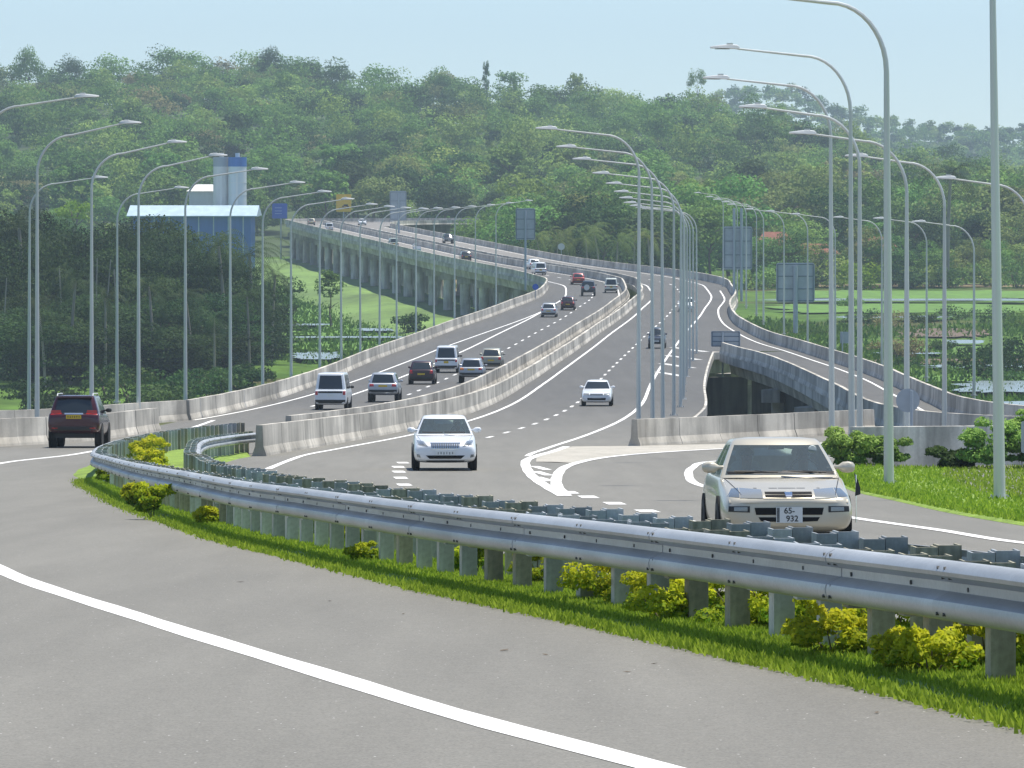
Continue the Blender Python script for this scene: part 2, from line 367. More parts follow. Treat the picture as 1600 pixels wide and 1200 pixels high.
def embankment():
    rows = []
    for y in list(range(-40, 200, 8)) + [200, 204, 208, 212, 216, 220, 224, 228, 232]:
        top = g(y) - .45
        if y > 200: top = max(GZ - .3, g(200) - .45 - (y-200)*.62)
        row = []
        for x in (-75, -60, -45, -34, -27, -18, -8, 0, 6, 12, 16, 20, 30, 40, 55, 75):
            lo, hi = -27, 16 + (max(0, y-150)*.6 if y > 150 else 0)
            d = max(lo-x, x-hi, 0)
            row.append(Vector((x, y, max(GZ-.3, top - d*.6))))
        rows.append(row)
    b = MB(); b.grid(rows)
    tag(b.build('embankment', M['earth'], None, True), kind='structure')
embankment()

# --- asphalt
road = empty('road'); tag(road, kind='structure')
BAR = pchip([190, 194, 221, 250], [3.2, 4.5, 12.4, 21])          # gore barrier line
MRE = lambda y: ER(y) + REO(y) + 2.6 + (0.9 if y > 300 else max(0, (y-200)/100*.9)) # right edge of the main deck up to the gore
strip_obj('near_pavement', [((-27, y), (13.6 if y < 150 else 34, y)) for y in list(range(-40, 149, 3)) + [150, 151, 156, 162, 168, 174, 180, 186, 192, 194]], M['asphalt'], 0, road, 80)
strip_obj('main_pavement', [((-27 if y < 236 else ER(y)+LPO(y)-.2, y), (ER(y)-3.2 if y > 240 else MRE(y), y)) for y in (194, 200, 210, 220, 230, 236, 240)], M['asphalt'], 0, road)
strip_obj('ramp_apron', [((BAR(y), y), (45, y)) for y in (194, 200, 206, 212, 218, 224, 230, 236)], M['asphalt'], 0, road)
ys = list(np.linspace(240, 1245, 140))
strip_obj('left_carriageway', [((ER(y)+LPO(y)-.2, y), (ER(y)-2.9, y)) for y in ys], M['asphalt'], 0, road)
def rightedge(y):
    if y < 470: return MRE(y)
    if y < 690:
        for a, c in zip(RR_par[:-1], RR_par[1:]):
            if c[1] <= y <= a[1]: return c[0] + (a[0]-c[0])*(y-c[1])/(a[1]-c[1]) + .2
    return ER(y)+ROO(y)+.2
ysr = sorted(set([round(float(a), 2) for a in ys if a < 1190] + [468, 469.9, 470.1, 472, 690.0, 1190.0]))
strip_obj('right_carriageway', [((ER(y)-1.5, y), (rightedge(y), y)) for y in ysr], M['asphalt'], 0, road)
rl = curve2(RL_par, 5); rrp = curve2([p for p in RR_par if p[1] < 475], 5)
n = 60
ra = [rl[int(k*(len(rl)-1)/n)] for k in range(n+1)]
i0 = 0
rb = [rrp[i0+int(k*(len(rrp)-1-i0)/n)] for k in range(n+1)]
strip_obj('ramp_pavement', list(zip(ra, rb)), M['asphalt'], .004, road)
la = curve2(LP_far, 5); lb = curve2([(ER(1245)-1.5, 1245)] + RO_far[1:], 5)
fa = [la[int(k*(len(la)-1)/20)] for k in range(21)]; fb = [lb[int(k*(len(lb)-1)/20)] for k in range(21)]
strip_obj('far_bend', list(zip(fa, fb)), M['asphalt'], .006, road)
strip_obj('far_bend_inner', [((ER(y)-1.5, y), (ER(y)+8.5, y)) for y in (1189, 1200, 1215, 1230, 1244)], M['asphalt'], -.006, road)

bk = MB(); rows = []
for y in np.linspace(690, 1240, 60):
    x = ER(y)+LPO(y); w_ = 1.2*math.sin(y*.05)
    rows.append([Vector((x-17+w_, y, GZ-.1)), Vector((x-11+w_, y, GZ+.9)), Vector((x-5, y, GZ+1.5+.15*math.sin(y*.11))), Vector((x+6, y, GZ+1.6)), Vector((x+13, y, GZ-.1))])
bk.grid(rows); tag(bk.build('bank', mat('dry_grass_bank', (.12, .20, .045), .95, noise=[((.05, .03, .1), .45, 4), (.8, .3, 4)]), None, True), kind='structure')
# --- painted lines
def line(name, pts, wd=.15, dz=.008, step=4.0, m='paint', smooth=True):
    p = curve2(pts, step) if smooth else pts
    b = MB(); rows = []
    for i, q in enumerate(p):
        a = p[max(i-1, 0)]; c = p[min(i+1, len(p)-1)]; tx, ty = c[0]-a[0], c[1]-a[1]; l = math.hypot(tx, ty); nx, ny = -ty/l*wd/2, tx/l*wd/2
        wv = 1 + .06*math.sin(i*1.7) * (1 if smooth else 0)
        rows.append([P(q[0]+nx*wv, q[1]+ny*wv, dz), P(q[0]-nx*wv, q[1]-ny*wv, dz)])
    b.grid(rows); return b.build(name, M[m], road)
line('edge_line', [(1.5, 18), (.6, 22.4), (-.2, 26.1), (-1.1, 30.9), (-2.5, 38.4), (-4.7, 50.9), (-7.6, 72), (-11.0, 105), (-13.6, 135), (-14.6, 158), (-13.9, 175), (-14.0, 205), (-14.0, 236), (-14.2, 262)], .21, dz=.003, step=1.5)
line('edge_line', along(0, 147, 1240), .19)
line('edge_line', along(REO, 171, 1195), .19)
line('edge_line', along(LEO, 300, 1240), .19)
line('edge_line', along(-4.1, 215, 1240), .17)
line('exit_lane_line', along(lambda y: -13.2 + max(0, y-480)/125*2.5, 262, 604), .17)
y = 112.0
k = 0
def dash_row(off, y0, y1, ln, gap, wd):
    y = y0
    while y < y1:
        line('lane_dash', along(off, y, y+ln, 3.0), wd, smooth=False); y += ln+gap
dash_row(3.5, 178, 1180, 4.0, 8.0, .17)
dash_row(-7.3, 262, 1240, 4.0, 8.0, .17)
for q in [(-3.2, 159.4), (-3.2, 153), (-3.05, 146.5), (-2.85, 139), (-2.6, 130.8), (-2.25, 121.5), (-2.0, 112.9), (-1.55, 104), (-1.1, 96)]:
    line('lane_dash', [(q[0], q[1]), (q[0]+.12*1.0, q[1]-2.2)], .32, smooth=False)
for q in [gp(885, 768), gp(915, 775), gp(955, 785), gp(1005, 797), gp(1060, 812)]:
    line('lane_dash', [(q[0], q[1]), (q[0]+.08, q[1]-2.6)], .36, smooth=False)
# gore: two lines meet in a nose, chevron bars inside it
gore_l = [(1.9, 192), (1.35, 181), (.75, 171), (.42, 162), (.40, 150), (.55, 138), (.85, 126), (1.1, 117)]
gore_r = [(12.2, 203), (8.6, 191.5), (6.4, 184.5), (4.4, 177), (2.9, 168.5), (1.95, 159), (1.4, 150), (1.12, 138), (1.05, 128), (1.15, 117)]
line('gore_line', gore_l, .27, .010, 2.0); line('gore_line', gore_r, .27, .012, 2.0)
for q in (134, 141, 148):
    line('chevron_bar', [(.62, q+5), (.95, q)], .25, .006, smooth=False); 
line('edge_line', [(26, 189), (18, 178.5), (11, 169), (7.6, 164), gp(1112, 721), gp(1082, 731), gp(1076, 742), gp(1090, 757), gp(1170, 775), gp(1330, 809), gp(1470, 829), gp(1600, 849), (9.6, 52), (12.0, 30)], .22, step=2)
gr = MB()
gr.grid([[P(a[0], a[1], .005), P((a[0]+b_[0])/2, (a[1]+b_[1])/2, .02), P(b_[0], b_[1], .005)] for a, b_ in [((.7, 160), (1.75, 158)), ((.75, 168), (2.7, 168)), ((1.1, 176), (4.1, 177)), ((1.6, 184), (6.1, 184)), ((2.1, 192.5), (8.4, 191.4)), ((4.4, 194), (12, 203))]])
tag(gr.build('gravel_patch', M['sand'], None, True), kind='structure')
# hatched tip between main road and slip road
for k in range(4):
    y = 390 + k*26
    line('chevron_bar', [(ER(y)+REO(y)+.5, y+14), (ER(y)+REO(y)+2.2+k*.25, y)], .7, .009, smooth=False, m='paint_old')
line('edge_line', [(p[0]+.75, p[1]) for p in RL_par if p[1] < 470], .18, .012)
line('edge_line', [(p[0]-1.3, p[1]) for p in RR_par if p[1] < 700], .18, .012)

# ------------------------------------------------------------------ concrete parapets
NJ = [(-.23, 0), (-.21, .10), (-.13, .32), (-.10, .98), (.10, .98), (.13, .32), (.21, .10), (.23, 0)]    # jersey profile
def barrier(label, pts, panel=8.0, prof=NJ, m='concrete', base=0.0, gap=.03, step=2.0, hscale=1.0, cat='barrier', name='concrete_barrier', group=None):
    path = curve2(pts, step); per = max(1, int(round(panel/step)))
    root = empty(name, P(*path[0], base)); tag(root, label, cat, group)
    o = root.location
    i = 0
    while i < len(path)-1:
        seg = path[i:min(i+per, len(path)-1)+1]
        vs = [P(q[0], q[1], base) - o for q in seg]
        # open joints between the cast lengths
        t = (vs[1]-vs[0]).normalized(); vs[0] = vs[0] + t*gap; t = (vs[-1]-vs[-2]).normalized(); vs[-1] = vs[-1] - t*gap
        jt = rnd.uniform(-.012, .012)
        b = MB(); b.sweep([v + Vector((jt, 0, abs(jt))) for v in vs], [(a, c*hscale) for a, c in prof]); b.build('panel', M[m], root)
        i += per
    return root
barrier('long weathered parapet along the left edge of the left carriageway and viaduct', along(lambda y: LPO(y), 262, 1245, 8) + LP_far[1:], 8, base=-.02)
barrier('median parapet facing the left carriageway, stained dark in places', along(-3.25, 204, 1236, 8), 8, base=-.02)
barrier('median parapet facing the right carriageway, pale at its near end', along(-1.30, 171, 1236, 8), 8, base=-.02)
barrier('outer parapet of the right carriageway running round the slip road bend', list(reversed(RR_par)) + along(ROO, 700, 1180, 10) + RO_far[:], 8, base=-.02)
barrier('slip road parapet above the dark opening', RL_par, 7, base=-.02)
barrier('pale concrete barrier closing the gore behind the beige car', [(4.3, 193.5), (7.5, 204.5), (12.1, 220), (15, 229.5)], 5.5, base=-.02, hscale=.98)
barrier('free-standing concrete barrier on the left behind the dark red car', [(-24.5, 176), (-19.6, 189), (-17.9, 194), (-16.2, 205), (-15.5, 220), (-15.1, 233.5)], 5, base=-.02)
barrier('rear parapet of the left slip road behind the lamp posts', [(-40, 200), (-30, 210), (-20.8, 223.7), (-19.0, 233), (-17.4, 250), (-15.6, 262)], 7, base=-.02)
barrier('plain concrete wall half hidden by bushes beside the grass verge', [(9.4, 152), (11.5, 153.5), (14.2, 155), (18.5, 156.5), (26, 158)], 4, prof=[(-.12, -.6), (-.12, 1.15), (.12, 1.15), (.12, -.6)], base=-.05, m='pale_wall')

# ------------------------------------------------------------------ viaduct structure below the road
def deck(b, pts_l, pts_r, off=0.0, depth=1.9):
    rows = []
    for a, c in zip(pts_l, pts_r):
        za, zc = g(a[1]), g(c[1]); d = c[0]-a[0]; dy = c[1]-a[1]
        e = lambda f: (a[0]+d*f, a[1]+dy*f)
        prof = [(0-.012, -.03), (-.012, -.65), (.10, -.75), (.13, -depth), (.3, -depth), (.32, -.85), (.68, -.85), (.7, -depth), (.87, -depth), (.9, -.75), (1.012, -.65), (1.012, -.03)]
        rows.append([Vector((*e(f), g(e(f)[1])+z)) for f, z in prof])
    b.grid(rows, True); n = 12
    b.f.append(tuple(range(n))); b.f.append(tuple((len(rows)-1)*n+k for k in range(n))[::-1])
    return b
def piers(root, pts_l, pts_r, every, ncol=2, depth=1.9, rad=.75):
    for i in range(0, len(pts_l), every):
        a, c = pts_l[i], pts_r[i]; zt = g(a[1]) - depth - .005
        cap = MB(); mid = Vector(((a[0]+c[0])/2, (a[1]+c[1])/2, 0)); L_ = math.hypot(c[0]-a[0], c[1]-a[1]); an = math.atan2(c[1]-a[1], c[0]-a[0])
        Mx = Matrix.Translation((mid.x, mid.y, zt-.5)) @ Matrix.Rotation(an, 4, 'Z')
        cap.box((0, 0, 0), (L_*.92, 1.5, .98), Mx)
        cp = cap.build('pier_cap', M['concrete_dark'], root)
        for k in range(ncol):
            f = (k+.5)/ncol; f = .5 + (f-.5)*1.25
            p = Vector((a[0]+(c[0]-a[0])*f, a[1]+(c[1]-a[1])*f, 0))
            col = MB(); col.tube([(p.x, p.y, zt-.99), (p.x, p.y, GZ-.4)], rad, 12); col.build('pier', M['concrete_dark'], root, True)
va = empty('viaduct'); tag(va, 'long concrete viaduct deck and piers carrying the left carriageway over the fields', 'viaduct')
pl = along(lambda y: LPO(y)-.15, 236, 1245, 12) + curve2(LP_far, 10)[1:]
pr = along(-2.95, 236, 1245, 12) + [q for q in curve2([(ER(1245)-1.5, 1245), (-36, 1254), (-30, 1258), (-10, 1259.5), (-3, 1260)], 10)]
nn = min(len(pl), len(pr)); pl, pr = pl[:nn], pr[:nn]
deck(MB(), pl, pr).build('deck', M['concrete_dark'], va); piers(va, pl, pr, 2)
vb = empty('viaduct'); tag(vb, 'concrete viaduct carrying the right carriageway beside the median gap', 'viaduct')
pl = along(-1.5, 214, 1190, 12); pr = [(rightedge(q[1]), q[1]) for q in pl]
deck(MB(), pl, pr).build('deck', M['concrete_dark'], vb); piers(vb, pl, pr, 2)
vc = empty('viaduct'); tag(vc, 'curved slip road bridge with shadowed underside right of the main road', 'viaduct')
pa = [ra[k] for k in range(0, 61, 3)]; pb = [rb[k] for k in range(0, 61, 3)]
pa = [(q[0]-.1, q[1]) for q in pa]
deck(MB(), pa, pb, depth=1.7).build('deck', M['concrete_dark'], vc); piers(vc, pa[:-4], pb[:-4], 3, depth=1.7)

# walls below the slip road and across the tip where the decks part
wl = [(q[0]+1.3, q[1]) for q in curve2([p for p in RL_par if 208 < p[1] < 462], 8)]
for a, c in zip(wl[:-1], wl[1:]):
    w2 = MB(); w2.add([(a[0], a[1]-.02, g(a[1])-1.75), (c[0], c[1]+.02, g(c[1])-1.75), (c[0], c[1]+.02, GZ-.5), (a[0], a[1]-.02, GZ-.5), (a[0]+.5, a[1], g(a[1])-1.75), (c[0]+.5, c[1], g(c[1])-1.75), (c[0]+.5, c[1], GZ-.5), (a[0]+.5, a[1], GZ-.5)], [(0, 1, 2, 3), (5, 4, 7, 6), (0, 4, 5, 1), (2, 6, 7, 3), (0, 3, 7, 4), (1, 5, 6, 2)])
    w2.build('retaining_panel', M['shade_concrete'], vc)
w2 = MB(); w2.box((15.0, 456, (g(456)-1.8+GZ)/2), (9, .8, g(456)-1.8-GZ)); w2.build('abutment', M['shade_concrete'], vc)
tag(MB().add([(ER(y)+(REO(y) if e else 0)+(16 if e else 4), y, GZ+.25) for y in (232, 300, 380, 456) for e in (0, 1)], [(0, 1, 3, 2), (2, 3, 5, 4), (4, 5, 7, 6)]).build('shaded_soil', mat('shade_dark_soil', (.035, .03, .022), .95, noise=[(.4, .3, 4)]), None), kind='structure')  # dark sheet: shade between the decks painted into the soil colour
# ------------------------------------------------------------------ guardrails round the planted median
NEAR = [(3.75, 17), (3.3, 20.5), (2.55, 27), (2.03, 30.5), (1.45, 34.3), (.68, 39.2), (-.42, 45.8), (-1.95, 56.3), (-3.0, 63.5), (-4.1, 72.9), (-6.0, 90.1), (-7.95, 110), (-9.0, 120.5), (-9.5, 127), (-10.35, 140), (-10.95, 155), (-11.25, 172), (-11.0, 190), (-10.1, 206)]
FAR = [(4.45, 17), (3.95, 20.5), (3.15, 27), (2.62, 30.5), (2.05, 34.3), (1.3, 39.2), (.25, 45.8), (-1.2, 56.3), (-2.15, 63.5), (-3.2, 72.9), (-4.8, 90), (-6.2, 110), (-7.1, 122), (-7.9, 136), (-8.65, 150), (-8.95, 160), (-8.75, 170), (-8.35, 177)]
EDGE_N = [(x-.47, y) for x, y in NEAR[:-5]] + [(-11.2, 140), (-11.9, 155), (-12.2, 172), (-11.9, 190), (-10.9, 204)]
EDGE_F = [(x+.55, y) for x, y in FAR[:-4]] + [(-8.0, 150), (-8.2, 160), (-8.05, 170)]
# W-beam outline: side outwards (towards traffic), height
WB = [(a, b_*.895) for a, b_ in [(0.0, .345), (.045, .339), (.085, .314), (.10, .288), (.094, .264), (.022, .228), (.006, .220), (.006, .168), (.022, .158), (.092, .120), (.10, .090), (.096, .058), (.08, .026), (.045, .004), (0.0, 0.0)]]
WB = WB + [(a-.006, b_*.985+.003) for a, b_ in reversed(WB)]
def guardrail(name_label, pts, side, seed):
    r = random.Random(seed)
    path = curve2(pts, .7); root = empty('guardrail', P(*path[0])); tag(root, name_label, 'guardrail'); o = root.location
    H0 = .385 if side < 0 else .36
    # beams of four metres lapped over one another
    n = len(path); i = 0; k = 0
    while i < n-1:
        j = min(i+4, n-1); seg = path[i:j+1]
        vs = [P(q[0], q[1], H0) - o for q in seg]
        if j < n-1: vs[-1] = vs[-1] + (vs[-1]-vs[-2]).normalized()*.16
        sh = .004*(k % 2)
        prof = [(side*(a+.115+sh), c) for a, c in WB]
        if side < 0: prof = prof[::-1]
        b = MB(); 
        fine = []
        for q in range(len(vs)-1):
            for z in range(4): fine.append(vs[q].lerp(vs[q+1], z/4))
        fine.append(vs[-1]); b.sweep(fine, prof)
        bo = b.build('beam', M['galv'], root, True)
        # splice bolts at the lap
        bb = MB()
        t = (vs[-1]-vs[-2]).normalized(); nx = Vector((t.y, -t.x, 0))*side
        for dd in (-.10, .06):
            for hz, of in ((.040, .210), (.100, .200), (.225, .180), (.275, .204)):
                c = vs[-1] - t*(.16-dd) + nx*of + Vector((0, 0, hz)); bb.tube([c - nx*.02, c + nx*.010], .010, 6)
        for q in range(1, len(seg)-1, 2):
            c = vs[q].lerp(vs[q+1], .5) + nx*.118 + Vector((0, 0, .17)); bb.tube([c - nx*.01, c + nx*.012], .012, 8)
        tag(bb.build('bolts', M['boltdark'], bo), kind='stuff')
        i = j; k += 1
    # posts: folded channel with spacer block between post and beam
    proto = {}
    for i in range(0 if side < 0 else 1, n, 2):
        q = path[i]; t = Vector((path[min(i+1, n-1)][0]-path[max(i-1, 0)][0], path[min(i+1, n-1)][1]-path[max(i-1, 0)][1], 0)).normalized()
        an = math.atan2(t.y, t.x)
        mm = 'post_stain' if r.random() < .33 else 'post'
        if mm not in proto:
            b = MB(); th = .008
            b.add(*channel(.15, .13, -.35, .69 if side < 0 else .70))
            pm = b.mesh('post', M[mm])
            b = MB(); b.add(*channel(.15, .135, .37, .70 if side < 0 else .71)); sm = b.mesh('spacer', M[mm])
            proto[mm] = (pm, sm)
        pm, sm = proto[mm]
        po = link('post', pm, root, P(q[0], q[1], r.uniform(-.015, .015)) - o - Vector((t.y, -t.x, 0))*side*.105, an + r.uniform(-.05, .05))
        so = link('spacer', sm, po, Vector((0, -side*.136, 0)))
    return root
def channel(wd, dp, z0, z1, th=.013):
    """C-shaped post seen in plan, open to one side (length along x)"""
    pl = [(-wd/2, -dp/2), (wd/2, -dp/2), (wd/2, -dp/2+th), (-wd/2+th, -dp/2+th), (-wd/2+th, dp/2-th), (wd/2, dp/2-th), (wd/2, dp/2), (-wd/2, dp/2)]
    n = len(pl); vs = [(x, y, z) for z in (z0, z1) for x, y in pl]
    fs = [(i, (i+1) % n, n+(i+1) % n, n+i) for i in range(n)]
    q = [(0, 1, 2, 3), (0, 3, 4, 7), (4, 5, 6, 7)]
    fs += [a[::-1] for a in q] + [tuple(n+i for i in a) for a in q]
    return vs, fs
guardrail('long curved steel guardrail in the foreground, beam towards the camera', NEAR, -1, 1)
guardrail('second guardrail behind the foreground one, facing the oncoming cars', FAR, 1, 2)

# median soil between the rails
en = curve2(EDGE_N, 2.0); ef = curve2(EDGE_F, 2.0); nk = 90
mn = MB(); rows = []
for k in range(nk+1):
    a = en[int(k*(len(en)-1)/nk)]; c = ef[int(k*(len(ef)-1)/nk)]
    rows.append([P(a[0], a[1], -.01)] + [P(a[0]+(c[0]-a[0])*f, a[1]+(c[1]-a[1])*f, .05+.02*math.sin(k*1.3+f*5)) for f in (.1, .3, .5, .7, .9)] + [P(c[0], c[1], -.01)])
mn.grid(rows); tag(mn.build('median_strip', M['grass_base'], None, True), kind='structure')
# verge right of the oncoming lane
vrg = [(15.5, 30), (12.5, 50), gp(1700, 836), gp(1600, 822), gp(1500, 805), gp(1400, 783), gp(1330, 767), gp(1310, 752), gp(1302, 742), (8.95, 148), (9.1, 151.6)]
vp = curve2(vrg, 3.0); vm = MB(); vrow = []
for q in vp:
    vrow.append([P(q[0], q[1], .003), P(q[0]+.25, q[1], .06), P(q[0]+1.2, q[1], .02), P(q[0]+2.8, q[1]+.5, .0), P(q[0]+4.5, q[1]+1, -.05), P(max(q[0]+7, 16), q[1]+1.5, -.1), P(max(q[0]+9, 22), q[1]+1.5, -.1)])
vm.grid(vrow); tag(vm.build('grass_verge', M['grass_base'], None, True), kind='structure')

# ------------------------------------------------------------------ lamp posts
def lamp_meshes(H, arm, rise=.25, rb=.095):
    b = MB(); pts = [(0, 0, -.3), (0, 0, .5), (0, 0, H*.5), (0, 0, H-1.75)]; rr = [rb*1.1, rb*1.08, rb*.82, rb*.58]
    b.tube(pts, rr, 10)
    pole = b.mesh('pole', M['pole'], True)
    a = MB(); ap = []; ar = []
    for k in range(11):
        th = k/10*R(90); ap.append(((1-math.cos(th))*1.35, 0, H-1.76+math.sin(th)*(1.66-rise*.2))); ar.append(rb*(.57-.16*k/10))
    for k in range(1, 5): ap.append((1.35+(arm-1.35)*k/4, 0, H-.1-rise*.2+rise*(k/4))); ar.append(rb*(.41-.03*k))
    a.tube(ap, ar, 8); am = a.mesh('arm', M['pole'], True)
    h = MB(); x0 = arm-.08; z0 = H-.1+rise*.8
    rows = []
    for f, wdt, th in ((0, .06, .05), (.08, .10, .09), (.3, .16, .10), (.62, .17, .075), (.9, .14, .045), (1, .07, .03)):
        x = x0+f*.85; z = z0+f*.03
        rows.append([Vector((x, -wdt, z)), Vector((x, -wdt*.8, z+th)), Vector((x, 0, z+th*1.25)), Vector((x, wdt*.8, z+th)), Vector((x, wdt, z)), Vector((x, 0, z-.02))])
    h.grid(rows, True); h.f.append((0, 1, 2, 3, 4, 5)); h.f.append(tuple(30+i for i in range(5, -1, -1)))
    h.box((x0+.28, 0, z0+.13), (.18, .14, .07))
    hm = h.mesh('lamp_head', M['lamp'], True)
    l = MB(); l.box((x0+.5, 0, z0-.012), (.42, .2, .015)); lm = l.mesh('lens', M['lampglass'])
    p = MB(); p.box((0, 0, .012), (.42, .42, .025))
    for sx in (-1, 1):
        for sy in (-1, 1): p.tube([(sx*.16, sy*.16, .02), (sx*.16, sy*.16, .09)], .018, 6)
    bm_ = p.mesh('base_plate', M['post'])
    d = MB(); d.box((0, -rb*1.08, .95), (.1, .02, .34)); dm = d.mesh('service_door', M['pole'])
    return pole, am, hm, lm, bm_, dm
LM = {}
def lamp_post(x, y, label, group, face, H=12.0, arm=3.3, rise=.22, lean=0.0, dz=0.0, rb=.095):
    """face: +1 arm to the right, -1 arm to the left"""
    key = (H, arm, rise, rb)
    if key not in LM: LM[key] = lamp_meshes(H, arm, rise, rb)
    pole, am, hm, lm, bm_, dm = LM[key]
    root = empty('street_lamp', P(x, y, dz)); root.rotation_euler = (0, lean, 0 if face > 0 else math.pi)
    tag(root, label, 'street lamp', group)
    link('pole', pole, root); link('arm', am, root); h = link('lamp_head', hm, root); link('lens', lm, h)
    b = link('base_plate', bm_, root)
    if y < 260: link('service_door', dm, root)
    return root
GR1 = 'lamps between the main road and the slip road'
yy = [216, 235, 251, 275, 298, 321, 344, 367, 390, 414, 438, 462]
for i, y in enumerate(yy):
    lamp_post(ER(y)+REO(y)+2.25, y, '%s lamp post from the near end of the row right of the main carriageway' % ordinal(i+1), GR1, -1, lean=rnd.uniform(-.004, .004), rise=.22)
GR2 = 'lamps along the left parapet'
lpx = [48, 186, 290, 360, 410, 455, 500, 533, 563, 593, 620, 650, 678, 710, 743, 775]
yl = []
for i, px in enumerate(lpx):
    # walk along the line just outside the parapet until it lies in that direction
    best = min(np.arange(270, 640, .5), key=lambda q: abs(800+FPX*(ER(q)+LPO(q)-.75)/q - px)) if px > 250 else None
    if px == 48: x, y = -25.1, 286
    elif px == 186: x, y = -22.4, 312
    else: y = float(best); x = ER(y)+LPO(y)-.75
    yl.append(y)
    lamp_post(x, y, '%s lamp post from the left in the row outside the left parapet' % ordinal(i+1), GR2, 1, rise=.3, lean=rnd.uniform(-.004, .004))
GR3 = 'lamps on the gore at the left edge'
lamp_post(-18.4, 191, 'lamp on the left edge whose pole is cut off by the frame', GR3, 1, rise=.3)
lamp_post(-18.55, 215, 'tall lamp post standing just left of the dark red car', GR3, 1, rise=.45)
lamp_post(-17.95, 235, 'tall lamp post right behind the dark red car', GR3, 1, rise=.45)
lamp_post(-17.1, 252, 'tall lamp post right of the dark red car at the barrier end', GR3, 1, rise=.45)
GR4 = 'lamps on the right grass verge'
x, y = gp(1562, 780); lamp_post(x, y, 'thickest lamp pole on the right verge, its top cut off by the frame', GR4, -1, H=12.3, lean=.014, rb=.115)
x, y = gp(1389, 757); lamp_post(x, y, 'lamp post on the grass right of the beige car, arm at the top edge', GR4, -1, H=11.55, lean=.006, rb=.115)
lamp_post(9.88, 160, 'lamp post left of the verge pair, second arm from the top', GR4, -1, H=11.95, lean=.004)
lamp_post(10.2, 175.5, 'lamp post directly behind the beige car', GR4, -1, H=11.9, lean=.004)
GR5 = 'shorter lamps beyond the concrete wall'
for i, (x, y, H) in enumerate([(10.55, 167, 10.55), (12.3, 171.5, 9.95), (15.95, 203, 10.45), (19.6, 208, 9.8)]):
    lamp_post(x, y, '%s lamp post from the left beyond the concrete wall and bushes' % ordinal(i+1), GR5, -1, H=H, arm=2.9, rb=.095)
GR6 = 'lamps along the outer side of the slip road'
for i, (px, py, H) in enumerate([(1522, 618, 10.4), (1448, 590, 11.1), (1378, 572, 11.3), (1305, 553, 11.6), (1262, 540, 11.8), (1225, 522, 11.8), (1193, 503, 12), (1182, 490, 12), (1166, 478, 12), (1152, 466, 12), (1130, 448, 12)]):
    x, y = gp(px, py); lamp_post(x, y, '%s lamp post from the right along the outside of the slip road bend' % ordinal(i+1), GR6, -1, H=H, arm=3.0)

# ------------------------------------------------------------------ signs
def sign(name, label, x, y, zb, wd, ht, zc, posts, face_mat, front=False, post_r=.11, post_bottom=None, frame=True, rz=0.0, post_top=None, disc=False):
    """panel of wd x ht centred zc above the road, on posts at the given side offsets; front=True shows its face to the camera"""
    root = empty(name, P(x, y, zb), rz); tag(root, label, 'sign')
    for px in posts:
        b = MB(); b.tube([(px, 0, (post_bottom if post_bottom is not None else -.2)), (px, 0, post_top or zc+ht*.42)], post_r, 10); b.build('post', M['signframe'], root, True)
    b = MB(); yo = -.16 if front else .16
    if disc:
        b.tube([(0, yo-.01, zc), (0, yo+.01, zc)], wd/2, 20)
    else:
        rr = min(wd, ht)*.07; pts = []
        for cx, cz, a0 in ((wd/2-rr, ht/2-rr, 0), (-wd/2+rr, ht/2-rr, 90), (-wd/2+rr, -ht/2+rr, 180), (wd/2-rr, -ht/2+rr, 270)):
            for k in range(5): a = R(a0+k*22.5); pts.append((cx+rr*math.cos(a), cz+rr*math.sin(a)))
        n = len(pts); b.add([(p, yo-.012, zc+q) for p, q in pts] + [(p, yo+.012, zc+q) for p, q in pts], [tuple(range(n)), tuple(range(2*n-1, n-1, -1))] + [(i, (i+1) % n, n+(i+1) % n, n+i) for i in range(n)])
    pn = b.build('panel', face_mat, root)
    if frame and not disc:
        f = MB(); yb = yo + (.05 if front else -.05)
        for fz in (-.46, -.16, .16, .46): f.box((0, yb, zc+ht*fz), (wd*.94, .05, .07))
        for fx in (-.46, .46): f.box((wd*fx, yb+(.02 if front else -.02), zc), (.07, .05, ht*.92))
        f.build('bracing', M['signbrace'], pn)
    return root
x, y = gp(1243, 517); sign('road_sign', 'large grey sign back on a single thick post beside the slip road bend', x, y, 0, 3.75, 3.85, 5.0-.3, [0], M['signback'], post_r=.24)
x, y = gp(1153, 468); sign('road_sign', 'tall grey sign back on two posts above the far merge', x, y, 0, 3.4, 5.1, 6.1, [-.45, .42], M['signback'], post_r=.17, post_top=10.8)
x, y = 17.9, 461; sign('road_sign', 'small wide grey sign back on a braced pole over the dark opening', x, y, 0, 2.45, 1.3, 1.25, [-.25], M['signback'], post_r=.09, post_bottom=-4.6)
x, y = ER(790)+LPO(790)-.9, 790; sign('road_sign', 'grey sign back on a post in front of the palm trees', (821-800)/FPX*700, 700, 0, 2.5, 4.0, 8.2, [0], M['signback'], post_r=.15)
x, y = (622-800)/FPX*1120, 1120; sign('road_sign', 'pale grey sign back above the far viaduct', x, y, 0, 3.4, 6.0, 5.6, [.15], M['signback'], post_r=.2)
M['yellow'] = mat('yellow_sign_sheeting', (.90, .52, .02), .5); M['blue'] = mat('blue_sign_sheeting', (.02, .10, .48), .5); M['blackpaint'] = mat('black_print', (.012, .012, .012), .6)
x, y = (537-800)/FPX*1275, 1275
ys_ = sign('warning_sign', 'yellow warning sign with a black truck on a slope above the far bend', x, y, 0, 3.5, 4.1, 4.4, [0], M['yellow'], front=True, frame=False, post_r=.12)
